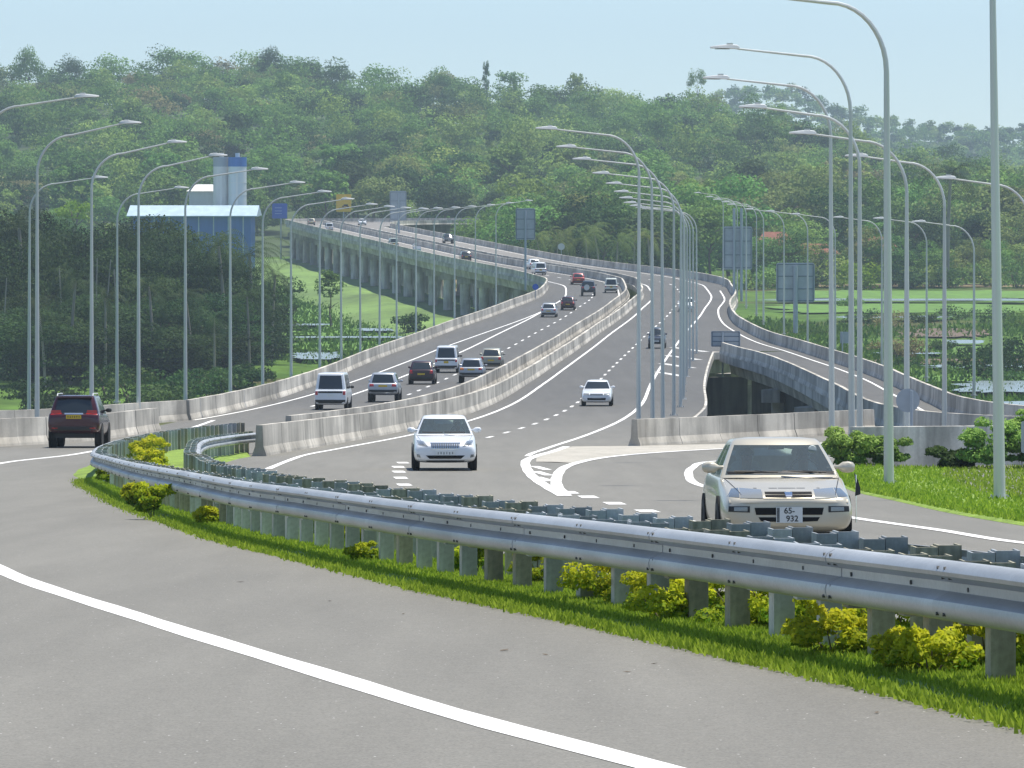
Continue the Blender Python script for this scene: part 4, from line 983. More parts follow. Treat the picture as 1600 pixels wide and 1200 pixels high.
def rear_car(kind, name, label, px, py, m, near=0, **k):
    x, y = gp(px, py); L_ = KIND[kind]['L']/2*k.get('scale', (1, 1, 1))[1]; o = ER(y+L_); x += (ER(y+L_)-ER(y))
    return car(kind, name, label, x, y+L_, math.pi+hd(y+L_), m, 'B', rear_feats(kind, k.pop('lamp', 'redlens'), k.pop('plate', 'plate_y')), near=near, **k)
def front_car(kind, name, label, px, py, m, near=0, **k):
    x, y = gp(px, py); L_ = KIND[kind]['L']/2*k.get('scale', (1, 1, 1))[1]; x += (ER(y+L_)-ER(y))
    return car(kind, name, label, x, y+L_, hd(y+L_), m, 'F', front_feats(kind), near=near, **k)
rear_car('van', 'white_van', 'white van at the near end of the left carriageway, glass tailgate towards us', 516, 641, white, 1, cat='van', plate='plate_w', bumper=M['black_plastic'])
rear_car('suv', 'silver_crossover', 'silver blue crossover with yellow plate right of the nearest white van', 598, 629, silver, 1, scale=(.95, .93, .93))
rear_car('hatch', 'dark_hatchback', 'dark maroon hatchback with red tail lamps left of the second white van', 658, 601, paint('maroon_black_paint', (.035, .012, .018)), 1, scale=(1.02, 1.02, 1.04))
rear_car('van', 'white_van', 'second white van, ahead of the dark maroon hatchback', 697, 583, white, 1, cat='van', bumper=M['black_plastic'])
sc_ = rear_car('suv', 'silver_suv', 'silver car with one glowing orange tail lamp close to the median', 736, 599, silver, 1, scale=(.93, .93, .92))
rear_car('hatch', 'tan_car', 'tan grey car ahead of the silver one with the orange lamp', 767, 578, tan, 1, scale=(.98, .95, 1.06))
b = decal(body_mesh('suv', 2)[1], [(.55, .97), (.81, .95), (.79, 1.14), (.58, 1.14)], True, .02); b.build('indicator', M['orangelens'], sc_, True)
rear_car('hatch', 'silver_hatchback', 'small silver hatchback beside the white exit line', 857, 496, silver)
rear_car('hatch', 'maroon_car', 'small maroon car right of the silver hatchback', 887, 485, dred, scale=(.95, 1, 1))
rear_car('van', 'cream_minivan', 'cream minivan near the median at the start of the bend', 955, 458, cream, cat='van', scale=(.97, .9, .92))
rear_car('hatch', 'red_car', 'bright red car ahead of the jeep on the bend', 904, 445, red, scale=(1, 1, 1))
jp = rear_car('suv', 'dark_jeep', 'dark boxy jeep with a pale round spare wheel cover on its back', 919, 463, navy, scale=(.98, .85, 1.02))
b = MB(); b.tube([(.18, 2.36, 1.05), (.18, 2.56, 1.05)], .34, 18); b.build('spare_wheel', mat('spare_cover', (.6, .62, .6), .5), jp, True)
rear_car('van', 'white_van', 'white van on the viaduct just past the bend, behind the sign post', 845, 430, white, cat='van', scale=(1.0, .85, .9))
rear_car('hatch', 'white_hatchback', 'white hatchback leading the van just past the bend', 836, 421, white)
front_car('sedan', 'old_white_sedan', 'white saloon alone in the oncoming lanes, far behind the near white sedan', 932, 635, white, 1, scale=(.98, .95, 1.0))
front_car('suv', 'dark_blue_suv', 'dark blue vehicle half hidden by the dense row of lamp posts', 1026, 545, navy, scale=(.85, .9, .98))
front_car('hatch', 'white_hatchback', 'white car in the oncoming lanes above the dark blue one', 1072, 487, white)
front_car('suv', 'black_suv', 'black vehicle coming round the far viaduct', 702, 381, blackp)
rear_car('hatch', 'dark_car', 'dark car with pale rear window on the viaduct left lanes', 729, 408, blackp)
rear_car('van', 'silver_minivan', 'pale green minivan on the far viaduct, nearest of three there', 616, 387, mat('pale_green_paint', (.36, .42, .38), .4), cat='van', scale=(.97, .9, .85))
rear_car('van', 'white_minivan', 'small white van high on the far viaduct', 515, 361, white, cat='van', scale=(.97, .9, .85))
front_car('sedan', 'white_car', 'white car coming down the far viaduct beside the median', 567, 352, white)
rear_car('hatch', 'tan_hatchback', 'small brownish car at the far left of the viaduct bend', 487, 352, tan)
# three-wheeler
x, y = gp(651, 397)
tw = empty('three_wheeler', P(x, y), math.pi+hd(y)); tag(tw, 'teal and white three-wheeler on the far viaduct between the cars', 'three-wheeler', 'vehicles on the road')
b = MB(); rows = []
for yy, z0, z1, hw in ((-1.25, .35, .75, .25), (-1.1, .28, 1.05, .42), (-.6, .25, 1.1, .55), (0, .25, .85, .65), (.9, .25, .95, .66), (1.2, .3, .9, .6)):
    rows.append([Vector((-hw, yy, z0)), Vector((-hw, yy, z1)), Vector((hw, yy, z1)), Vector((hw, yy, z0))])
b.grid(rows, True); b.f += [(0, 1, 2, 3), (23, 22, 21, 20)]; b.build('body', teal, tw)
b = MB(); rows = []
for xx, z in ((-.66, 1.35), (-.6, 1.62), (-.3, 1.72), (.3, 1.72), (.6, 1.62), (.66, 1.35)): rows.append([Vector((xx, -.75, z-.03)), Vector((xx, 1.25, z)), Vector((xx*.97, 1.25, z-.03)), Vector((xx*.97, -.75, z-.06))])
b.grid(rows, True); b.build('canopy', white, tw)
b = MB(); b.box((0, 1.22, 1.1), (1.2, .04, .5)); b.build('rear_panel', white, tw)
b = MB(); [b.tube([(sx*.58, yy, .8), (sx*.6, yy+.1, 1.62)], .025, 5) for sx in (-1, 1) for yy in (-.75, 1.1)]; b.build('frame', M['black_plastic'], tw)
tm, rm = wheel_mesh(.21, .11, 0)
for q in ((-.55, .85), (.55, .85), (0, -1.0)): link('wheel', tm, tw, Vector((q[0], q[1], .21)))

# people in the beige sedan
def person(label, seat, skin, cloth, hair, wheel_at=None):
    root = empty('person', seat); tag(root, label, 'person')
    V = [(0, 0, .0), (0, .04, .22), (0, .05, .42), (0, .03, .53), (0, .0, .60), (0, -.02, .72), (0, -.03, .80)]; Rr = [.15, .15, .16, .08, .06, .085, .07]
    E = [(0, 1), (1, 2), (2, 3), (3, 4), (4, 5), (5, 6)]
    for sx in (-1, 1):
        sh = len(V); V += [(sx*.19, .04, .46), (sx*.25, -.06, .24)]; Rr += [.065, .05]
        hnd = (sx*.15, -.42, .33) if wheel_at else (sx*.12, -.30, .06)
        V += [((sx*.25+hnd[0])/2, -.25, (.2+hnd[2])/2), hnd]; Rr += [.04, .03]
        E += [(2, sh), (sh, sh+1), (sh+1, sh+2), (sh+2, sh+3)]
        for k, (dx, ln) in enumerate(((-.03, .065), (-.012, .08), (.006, .085), (.022, .078), (.036, .06))):
            a = len(V); V += [(hnd[0]+dx, hnd[1]-ln*.6, hnd[2]+.015), (hnd[0]+dx, hnd[1]-ln, hnd[2]-.02)]; Rr += [.011, .009]; E += [(sh+3, a), (a, a+1)]
        kn = len(V); V += [(sx*.1, -.05, -.02), (sx*.14, -.45, .02), (sx*.14, -.62, -.14)]; Rr += [.10, .075, .05]; E += [(0, kn), (kn, kn+1), (kn+1, kn+2)]
    me = bpy.data.meshes.new('body'); me.from_pydata(V, E, []); o = bpy.data.objects.new('tmp', me); COL.objects.link(o)
    sk = o.modifiers.new('k', 'SKIN'); 
    for i, r_ in enumerate(Rr): me.skin_vertices[0].data[i].radius = (r_, r_*.85)
    me.skin_vertices[0].data[0].use_root = True
    ss = o.modifiers.new('s', 'SUBSURF'); ss.levels = 1
    dg = bpy.context.evaluated_depsgraph_get(); nm = bpy.data.meshes.new_from_object(o.evaluated_get(dg)); bpy.data.objects.remove(o)
    nm.materials.clear(); nm.materials.append(cloth); nm.materials.append(skin)
    for p in nm.polygons:
        p.use_smooth = True; c = p.center
        p.material_index = 1 if (c.z > .54 or c.y < -.30 and c.z > .03 and abs(c.x) < .24 and c.z < .45) else 0
    bo = link('body', nm, root)
    b = MB(); rows = []
    for k in range(6):
        a = k/5*R(95); rows.append([Vector((.092*math.cos(t)*math.sin(a+.02), -.01+.10*math.sin(t)*math.sin(a+.02), .755+.095*math.cos(a))) for t in [2*math.pi*j/12 for j in range(12)]])
    b.grid(rows, True); b.build('hair', hair, bo, True)
    b = MB(); b.add([(-.012, -.10, .70), (.012, -.10, .70), (0, -.125, .695), (0, -.10, .74)], [(0, 1, 2), (1, 3, 2), (0, 2, 3)]); b.build('nose', skin, bo)
    b = MB(); [b.box((sx*.032, -.098, .735), (.022, .012, .012)) for sx in (-1, 1)]; b.build('eyes', hair, bo)
    b = MB(); b.box((0, -.095, .668), (.045, .012, .010)); b.build('mouth', mat('lips', (.22, .08, .06), .6), bo)
    return root
skin = mat('skin', (.20, .11, .07), .6); hair = mat('black_hair', (.012, .010, .009), .5)
bz = lvl(BX, BY)
person('driver in a pale shirt with both hands on the wheel of the beige sedan', (BX+.37, BY-.02, bz+.44), skin, mat('pale_shirt', (.42, .50, .52), .9), hair, True)
person('passenger sitting beside the driver in the beige sedan', (BX-.37, BY-.02, bz+.44), skin, mat('grey_shirt', (.25, .33, .36), .9), hair)
wz = lvl(WX, WY)
person('driver behind the windscreen of the near white sedan', (WX+.37, WY-.02, wz+.45), skin, mat('white_shirt', (.6, .65, .62), .9), hair, True)

# ------------------------------------------------------------------ vegetation
NR = np.random.default_rng(11)
def leaves(pos, nrm, size, tall=1.0, rng=NR):
    """one bent diamond-shaped leaf spray per position: verts (n*4,3), quads (n,4)"""
    n = len(pos); nrm = nrm/np.maximum(np.linalg.norm(nrm, axis=1, keepdims=True), 1e-6)
    a = np.cross(nrm, rng.normal(size=(n, 3))); a /= np.maximum(np.linalg.norm(a, axis=1, keepdims=True), 1e-6); b = np.cross(nrm, a)
    s = (size*rng.uniform(.55, 1.35, n))[:, None]
    v = np.stack([pos - a*s*.5*tall, pos + b*s*.42 - nrm*s*.08, pos + a*s*.5*tall, pos - b*s*.42 - nrm*s*.08], 1).reshape(-1, 3)
    return v, np.arange(n*4).reshape(-1, 4)
def crown_points(rng, r, zc, nlobe, n, lobe=.36, flat=.2, low=False):
    """leaf positions on many small lobes spread over an uneven ellipsoid"""
    d = rng.normal(size=(nlobe, 3)); d /= np.linalg.norm(d, axis=1, keepdims=True); d[:, 2] = np.where((d[:, 2] < -.35) & (not low), -d[:, 2], d[:, 2])
    c = d*np.array(r)*rng.uniform(.45, .95, (nlobe, 1)); rad = np.mean(r)*lobe*rng.uniform(.6, 1.35, nlobe)
    k = rng.choice(nlobe, n, p=rad**2/np.sum(rad**2)); e = rng.normal(size=(n, 3)); e /= np.linalg.norm(e, axis=1, keepdims=True)
    e[:, 2] = np.where(e[:, 2] < -.3, e[:, 2]*.4, e[:, 2])
    p = c[k] + e*(rad[k]*rng.uniform(.55, 1.08, n)**.6)[:, None]*np.array([1.15, 1.15, .8]); p[:, 2] += zc
    nr = e*.9 + rng.normal(size=(n, 3))*.55 + np.array([0, 0, flat*2])
    lt = rng.uniform(0, 1, nlobe)
    return p, nr, np.clip(lt[k]*.6 + rng.uniform(0, .5, n), 0, 1)
def trunk_mesh(rng, h, r0, limbs, spread, m):
    b = MB(); pts = [(0, 0, -.5)]; 
    for k in range(1, 6): pts.append((rng.normal()*.02*h, rng.normal()*.02*h, h*k/5))
    b.tube(pts, [r0*(1-.13*k) for k in range(6)], 7)
    for q in range(limbs):
        z0 = h*rng.uniform(.45, .9); a = rng.uniform(0, 2*math.pi); l = spread*rng.uniform(.5, .9)
        i = min(4, int(z0/h*5)); p0 = Vector(pts[i]).lerp(Vector(pts[i+1]), z0/h*5-i)
        b.tube([p0, p0+Vector((math.cos(a)*l*.5, math.sin(a)*l*.5, l*.45)), p0+Vector((math.cos(a)*l, math.sin(a)*l, l*.7))], [r0*.5, r0*.32, r0*.14], 5)
    return b.mesh('trunk', m, True)
M['bark'] = mat('bark', (.13, .105, .075), .9, noise=[((6, 6, .8), .25, 4)]); M['palebark'] = mat('pale_bark', (.30, .27, .22), .9, noise=[((3, 3, .6), .2, 3)])
LF = {
 'mid': leaf_mat('broadleaf', (.058, .15, .03), (.20, .35, .075), .28), 'light': leaf_mat('light_broadleaf', (.125, .225, .04), (.32, .44, .105), .2),
 'olive': leaf_mat('olive_broadleaf', (.12, .165, .042), (.265, .31, .095), .2), 'brown': leaf_mat('brownish_broadleaf', (.18, .175, .075), (.34, .32, .14), .15),
 'dark': leaf_mat('dark_broadleaf', (.022, .065, .017), (.078, .15, .035), .25), 'shade': leaf_mat('dense_dark_foliage', (.013, .036, .010), (.065, .125, .030), .4, .35),  # 'shade': the grove's shadow painted into darker leaf colours
 'lime': leaf_mat('lime_foliage', (.12, .22, .015), (.24, .36, .03), .15, .45), 'gpalm': leaf_mat('grove_palm_fronds', (.018, .045, .014), (.065, .105, .03), .25, .3), 'palm': leaf_mat('palm_fronds', (.07, .12, .028), (.22, .28, .08), .2, .4),
}
CROWN = {}
def crown_mesh(shape, m, var, n, leaf):
    key = (shape, m, var, n, leaf)
    if key in CROWN: return CROWN[key]
    rng = np.random.default_rng(abs(hash((shape, var))) % 99991 if False else 100+var*17+len(shape)*7)
    if shape == 'round': p, nr, ti = crown_points(rng, (5.2, 5.2, 4.2), 8.5, 15, n, .44)
    elif shape == 'full': p, nr, ti = crown_points(rng, (5.4, 5.4, 6.4), 6.2, 26, n, .38, low=True)
    elif shape == 'tall': p, nr, ti = crown_points(rng, (3.6, 3.6, 6.0), 9.5, 22, n, .40)
    elif shape == 'umbrella': p, nr, ti = crown_points(rng, (6.5, 6.5, 2.2), 12.0, 24, n, .30, .5)
    elif shape == 'airy': p, nr, ti = crown_points(rng, (4.2, 4.2, 5.6), 9.5, 40, n, .20)
    elif shape == 'tier':
        ps, ns, ts = [], [], []
        for k in range(6):
            a, b_, c = crown_points(rng, (2.6-.18*k, 2.6-.18*k, .7), 9+k*2.1, 7, n//6, .34, .5); ps.append(a); ns.append(b_); ts.append(c)
        p, nr, ti = np.concatenate(ps), np.concatenate(ns), np.concatenate(ts)
    v, q = leaves(p, nr, np.full(len(p), leaf), 1.0, rng)
    CROWN[key] = np_mesh('crown', v, q, LF[m], ti); return CROWN[key]
TRK = {}
def tree(shape, m, x, y, s, label, group=None, var=0, n=1400, leaf=.75, z=GZ, pale=False, name='tree', sz=None, cat='tree'):
    key = (shape, var, pale)
    if key not in TRK:
        h = {'round': 8, 'tall': 10, 'umbrella': 12, 'airy': 10, 'tier': 19, 'full': 8}[shape]
        TRK[key] = trunk_mesh(np.random.default_rng(5+var), h, .26, 5, 3.2, M['palebark' if pale else 'bark'])
    root = empty(name, (x, y, z), rnd.uniform(0, 6.28)); root.scale = (s, s, sz or s); tag(root, label, cat, group)
    link('trunk', TRK[key], root); link('crown', crown_mesh(shape, m, var, n, leaf), root); return root
PALM = {}
def palm(x, y, s, label, group, var=0, z=GZ, m='palm', h=11.0):
    if (var, m) not in PALM:
        rng = np.random.default_rng(40+var); b = MB(); lean = rng.uniform(-1.2, 1.2)
        b.tube([(lean*(k/6)**2, 0, h*k/6-.3) for k in range(7)], [.22-.014*k for k in range(7)], 7); tm_ = b.mesh('trunk', M['palebark'], True)
        vs, qs, ts = [], [], []
        for f in range(22):
            az = rng.uniform(0, 2*math.pi); el = rng.uniform(-.5, 1.2); ln = rng.uniform(3.8, 5.2); d = np.array([math.cos(az), math.sin(az), 0]); sd = np.array([-d[1], d[0], 0])
            pp = [np.array([lean, 0, h-.3])]; an = el
            for k in range(10):
                pp.append(pp[-1] + (d*math.cos(an)+np.array([0, 0, 1])*math.sin(an))*ln/10); an -= .17+.05*(el > .3)
            for k in range(10):
                w0 = .62*math.sin(math.pi*min(1, (k+1.2)/11.5))+.06
                for sg in (-1, 1):
                    o = len(vs); t_ = pp[k+1]-pp[k]
                    for z_ in range(2):
                        a0 = pp[k]+t_*(z_*.5); a1 = pp[k]+t_*(z_*.5+.2); tip = a0+sd*sg*w0+t_*.9+np.array([0, 0, -.35*w0-.1])
                        o = len(vs); vs += [a0, a1, tip, tip*.999+a0*.001]; qs.append((o, o+1, o+2, o+3)); ts.append(rng.uniform(0, 1))
        PALM[(var, m)] = (tm_, np_mesh('crown', np.array(vs), np.array(qs), LF[m], ts))
    tm_, cm = PALM[(var, m)]
    root = empty('palm_tree', (x, y, z), rnd.uniform(0, 6.28)); root.scale = (s, s, s); tag(root, label, 'palm tree', group)
    link('trunk', tm_, root); link('crown', cm, root); return root
def gpx0(px, py): Y = -GZ/(py-HOR)*FPX; return ((px-800)/FPX*Y, Y)
def at(px, Y): return (px-800)/FPX*Y

M['forest_floor'] = mat('forest_floor', (.045, .075, .02), .95, noise=[(.1, .3, 4)])
# --- wooded hills
HR = pchip([-700, 0, 200, 430, 600, 850, 1000, 1100, 1250, 1400, 1600, 2300], [10, 12.5, 15.5, 16.5, 9.5, 6, 3, 1.5, -6, -17, -25, -27.5])
FRG = pchip([-700, 900, 1060, 1130, 1190, 1260, 1330, 1420, 1600, 2300], [0, 2, 8, 17, 21.5, 16, 6, -2, -5, -9])
def hill_z(x, y):
    px = 800+x/y*FPX if y > 0 else 0; t = sstep((y-1300)/900)*.35 + min(1, max(0, (y-1330)/670))*.65
    return GZ + (HR(px)-GZ)*t*(1 if y < 2050 else max(0, 1-(y-2050)/600)) 
def far_z(x, y):
    px = 800+x/y*FPX; t = min(1, max(0, (y-3000)/600)); return GZ + (FRG(px)-GZ)*t*(1 if y < 3700 else max(0, 1-(y-3700)/700))
for nm, fz, y0, y1, wd in (('hill', hill_z, 1300, 2650, 420), ('far_hill', far_z, 2990, 4400, 900)):
    b = MB(); b.grid([[Vector((x, y, fz(x, y)-.4)) for x in np.linspace(-wd*y/1800, wd*y/1800, 40)] for y in np.linspace(y0, y1, 34)])
    tag(b.build(nm, M['forest_floor'], None, True), kind='structure')
kinds = [('round', 'mid'), ('round', 'mid'), ('full', 'mid'), ('round', 'dark'), ('airy', 'light'), ('tall', 'mid'), ('round', 'olive'), ('airy', 'mid'), ('tall', 'dark'), ('round', 'brown'), ('airy', 'light'), ('full', 'light'), ('full', 'mid'), ('full', 'dark')]
HLAB = {'mid': 'leafy mid green tree in the forest on the hillside', 'dark': 'dense dark green tree in the forest on the hillside', 'light': 'loose pale green tree in the forest on the hillside', 'olive': 'dull olive tree in the forest on the hillside', 'brown': 'brownish flowering tree in the forest on the hillside'}
spots = []
yy = 1338.0
while yy < 2110:
    dx = 12.5
    for k in range(int(-(yy*.102)//dx), int(yy*.102//dx)+1):
        spots.append((k*dx+rnd.uniform(-5.5, 5.5), yy+rnd.uniform(-8, 8)))
    yy += 18
spots.sort(key=lambda q: q[1])
rest = []
for i, (x, y) in enumerate(spots):
    s, m = kinds[rnd.randrange(len(kinds))]
    if m == 'brown' and rnd.random() < .75: m = 'mid'
    sc_ = rnd.choice([.75, .9, 1.0, 1.1, 1.25, 1.45])*rnd.uniform(.92, 1.08)
    if y > 1900 and s in ('round', 'tall', 'airy') and rnd.random() < .7: s = 'full'
    sky_edge = y > 2000 and rnd.random() < .35
    if i < 240 or sky_edge and i % 2 == 0: tree(s, m, x, y, sc_, HLAB[m], 'hillside ' + m + ' trees', rnd.randrange(3), 3600, .5, hill_z(x, y))
    else: rest.append((s, m, x, y, sc_, hill_z(x, y)))
def mass(name, label, items, n, leaf, seed):
    rng = np.random.default_rng(seed); V, Q, T, Cc = [], [], [], []; o = 0
    cols = {'mid': ((.058, .15, .03), (.20, .35, .075)), 'light': ((.125, .225, .04), (.32, .44, .105)), 'olive': ((.12, .165, .042), (.265, .31, .095)), 'brown': ((.18, .175, .075), (.34, .32, .14)), 'dark': ((.022, .065, .017), (.078, .15, .035))}
    for (s, m, x, y, sc_, z) in items:
        me = crown_points(rng, {'round': (5.2, 5.2, 4.2), 'full': (5.4, 5.4, 6.0), 'tall': (3.6, 3.6, 6), 'airy': (4.2, 4.2, 5.6), 'tier': (2.6, 2.6, 7), 'umbrella': (6, 6, 2)}[s], {'round': 8.5, 'full': 6.6, 'tall': 9.5, 'airy': 9.5, 'tier': 11, 'umbrella': 12}[s], 14, n, .42, low=(s == 'full'))
        v, q = leaves(me[0]*sc_+np.array([x, y, z]), me[1], np.full(n, leaf), 1.0, rng); V.append(v); Q.append(q+o); o += len(v)
        c1, c2 = cols[m]; f = me[2][:, None]; c = (np.array(c1)*(1-f)+np.array(c2)*f)*rng.uniform(.75, 1.25); Cc.append(np.concatenate([c, np.ones((n, 1))], 1))
    m = bpy.data.materials.new('forest_foliage_'+name); m.use_nodes = True; t = m.node_tree; b = t.nodes['Principled BSDF']; b.inputs['Roughness'].default_value = .6; b.inputs['Specular IOR Level'].default_value = .1
    a = t.nodes.new('ShaderNodeAttribute'); a.attribute_name = 'leafcol'; t.links.new(a.outputs['Color'], b.inputs['Base Color'])
    tr = t.nodes.new('ShaderNodeBsdfTranslucent'); t.links.new(a.outputs['Color'], tr.inputs[0]); ms = t.nodes.new('ShaderNodeMixShader'); ms.inputs[0].default_value = .35
    t.links.new(b.outputs[0], ms.inputs[1]); t.links.new(tr.outputs[0], ms.inputs[2]); t.links.new(ms.outputs[0], t.nodes['Material Output'].inputs[0])
    me = np_mesh(name, np.concatenate(V), np.concatenate(Q), m); at_ = me.attributes.new('leafcol', 'FLOAT_COLOR', 'FACE'); at_.data.foreach_set('color', np.concatenate(Cc).astype(np.float32).ravel())
    return tag(link(name, me), label, 'forest', kind='stuff')
mass('hillside_forest', 'dense mixed forest covering the upper hillside', rest, 1000, .72, 21)
fr = []
yy = 3050.0
while yy < 3700:
    for k in range(34):
        x = at(1020+k*20+rnd.uniform(-9, 9), yy); fr.append((rnd.choice(['round', 'tall', 'airy']), rnd.choice(['mid', 'dark', 'mid', 'light']), x, yy+rnd.uniform(-20, 20), rnd.uniform(.8, 1.3), far_z(x, yy)))
    yy += 60
mass('far_forest', 'hazy blue green forest on the distant ridge at right', fr, 320, 1.3, 22)
# trees that stand out on the skyline
SK = 'trees standing out on the skyline'
def sky_tree(px, Y, ytop, shape, m, s, label, var, hgt, pale=False, n=2600, leaf=.42, sz=None):
    z = hill_z(at(px, Y), Y); sz = ((HOR-ytop)/FPX*Y - z)/hgt; tree(shape, m, at(px, Y), Y, s, label, SK, var, n, leaf, z, pale, sz=sz)
sky_tree(760, 1960, 86, 'airy', 'mid', .42, 'tallest slender loose tree on the skyline above the middle of the hill', 1, 15.6, sz=1.0)
sky_tree(802, 1960, 102, 'airy', 'mid', .36, 'slender loose tree just right of the tallest one on the skyline', 2, 15.6, sz=.85)
sky_tree(1090, 1900, 108, 'umbrella', 'mid', .55, 'open spreading tree alone on the skyline right of the middle', 1, 14.2, n=1500)
sky_tree(900, 1960, 106, 'airy', 'light', .95, 'feathery pale tree on the skyline left of the spreading tree', 1, 15.5)
sky_tree(425, 1960, 76, 'round', 'dark', .9, 'dark rounded pair of crowns on the skyline at left centre', 2, 13.4)
sky_tree(690, 1960, 112, 'round', 'dark', .85, 'dark domed tree on the skyline left of the slender trees', 0, 13.4)
sky_tree(110, 1960, 84, 'round', 'dark', .75, 'dark round tree on the skyline near the left edge', 1, 13.4)
sky_tree(45, 1960, 76, 'round', 'mid', .9, 'broad tree with feathery top at the far left skyline', 2, 13.4)
# --- trees at the foot of the hill, behind the viaduct
MG = 'trees behind the viaduct'
mids = []
CNT = {}
for px, Y, top, sh, m in sorted([(745, 1130, 330, 'round', 'dark'), (770, 1110, 318, 'round', 'mid'), (790, 1180, 300, 'airy', 'light'), (812, 1080, 292, 'round', 'mid'), (850, 1150, 285, 'tall', 'mid'), (880, 1020, 296, 'round', 'dark'), (915, 1100, 280, 'airy', 'olive'), (945, 1000, 300, 'tall', 'dark'), (975, 1080, 284, 'round', 'mid'), (1000, 1180, 268, 'round', 'light'), (1030, 1010, 300, 'round', 'dark'), (1060, 1090, 280, 'round', 'mid'), (1085, 1180, 268, 'airy', 'light'), (1110, 1040, 300, 'tall', 'mid'), (1140, 1120, 268, 'round', 'mid'), (830, 1220, 268, 'round', 'light'), (940, 1230, 262, 'round', 'mid'), (1045, 1240, 262, 'round', 'dark'),
                          (1170, 1200, 276, 'round', 'olive'), (1205, 1260, 262, 'round', 'olive'), (1240, 1190, 256, 'round', 'olive'), (1275, 1250, 258, 'round', 'olive'), (1310, 1150, 288, 'round', 'dark'), (1335, 1230, 268, 'airy', 'olive'), (1375, 1170, 272, 'round', 'mid'), (1410, 1260, 248, 'round', 'mid'), (1445, 1180, 262, 'round', 'mid'), (1490, 1150, 280, 'round', 'olive'), (1525, 1230, 262, 'round', 'light'), (1560, 1170, 268, 'airy', 'olive'), (1595, 1240, 262, 'round', 'mid'), (1640, 1180, 276, 'round', 'olive'), (1430, 1120, 318, 'round', 'dark'), (1530, 1110, 320, 'tall', 'dark'), (1580, 1105, 330, 'round', 'olive'), (1260, 1115, 325, 'round', 'light'), (1365, 1120, 330, 'airy', 'mid'), (1195, 1060, 385, 'airy', 'mid'), (1245, 1055, 365, 'full', 'light'), (1290, 1062, 372, 'full', 'mid'), (1330, 1066, 380, 'airy', 'olive'), (1400, 1060, 372, 'full', 'dark'), (1455, 1066, 375, 'full', 'mid'), (1510, 1064, 370, 'full', 'olive'), (1560, 1060, 372, 'full', 'mid'), (1610, 1064, 365, 'full', 'light'), (1225, 1050, 355, 'full', 'mid'), (1355, 1052, 350, 'full', 'olive'), (1380, 1048, 362, 'full', 'mid'), (1180, 1066, 350, 'full', 'mid')]):
    hh = (HOR-top)/FPX*Y - GZ; base = {'round': 13.2, 'tall': 16.5, 'airy': 15.6, 'full': 13.4}[sh]; ky = (m, px < 1160); CNT[ky] = CNT.get(ky, 0)+1; mids = [0]*CNT[ky]
    if sh == 'round': sh = 'full'; base = 13.4
    lab = {'mid': 'leafy green tree', 'dark': 'dark green tree', 'light': 'pale green tree', 'olive': 'olive green tree', 'brown': 'brown tinged tree'}[m]
    where = 'in the belt behind the viaduct parapet' if px < 1160 else 'in the tall belt beyond the right hand fields'
    tree(sh, m, at(px, Y), Y, hh/base*1.08, '%s ' % ordinal(len(mids)) + lab + ' from the left ' + where, MG + (' ' if px < 1160 else ' right ') + m, rnd.randrange(3), 7000, .40, GZ, sz=hh/base)
pi_ = 0
for px, Y, top in sorted([(848, 960, 345), (868, 930, 352), (892, 1000, 338), (920, 940, 345), (938, 985, 330), (962, 930, 352), (990, 960, 340), (760, 1090, 352), (735, 1130, 350), (1018, 940, 345), (905, 1060, 318)]):
    pi_ += 1
    hh = (HOR-top)/FPX*Y - GZ; palm(at(px, Y), Y, hh/13.5, '%s coconut palm from the left behind the viaduct parapet' % ordinal(pi_), 'palms behind the viaduct', rnd.randrange(3))
palm(at(1480, 1045), 1045, 2.05, 'tall dark palm rising above the belt of trees at right', None, 3, m='shade')
# --- shaded grove left of the road
DG = 'shaded grove on the left'
gi = 0
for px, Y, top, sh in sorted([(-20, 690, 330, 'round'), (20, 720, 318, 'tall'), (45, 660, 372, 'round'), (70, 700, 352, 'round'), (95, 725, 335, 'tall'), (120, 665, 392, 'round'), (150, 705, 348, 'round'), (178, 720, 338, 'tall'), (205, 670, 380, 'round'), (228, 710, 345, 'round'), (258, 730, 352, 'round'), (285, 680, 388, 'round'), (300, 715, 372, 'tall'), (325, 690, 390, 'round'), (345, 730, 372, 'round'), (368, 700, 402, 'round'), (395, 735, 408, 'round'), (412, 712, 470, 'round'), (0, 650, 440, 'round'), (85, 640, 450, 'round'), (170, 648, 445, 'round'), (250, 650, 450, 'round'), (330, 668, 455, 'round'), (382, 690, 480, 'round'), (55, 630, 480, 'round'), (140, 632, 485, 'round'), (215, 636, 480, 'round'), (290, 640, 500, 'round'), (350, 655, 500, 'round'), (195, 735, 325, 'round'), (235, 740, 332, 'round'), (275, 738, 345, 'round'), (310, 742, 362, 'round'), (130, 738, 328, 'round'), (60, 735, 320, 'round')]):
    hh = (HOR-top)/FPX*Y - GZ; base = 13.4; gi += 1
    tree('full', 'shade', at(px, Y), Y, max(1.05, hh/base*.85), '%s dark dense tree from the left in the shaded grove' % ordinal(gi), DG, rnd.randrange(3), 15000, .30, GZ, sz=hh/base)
pi_ = 0
for px, Y, top in sorted([(352, 680, 335), (395, 690, 352), (425, 700, 395), (240, 640, 410), (40, 690, 300), (300, 645, 430), (110, 632, 395), (165, 628, 430), (70, 625, 440), (335, 632, 470), (390, 650, 430)]):
    pi_ += 1
    hh = (HOR-top)/FPX*Y - GZ; palm(at(px, Y), Y, hh/13.5, '%s dark coconut palm from the left in the shaded grove' % ordinal(pi_), 'palms in the grove', rnd.randrange(3), m='gpalm')
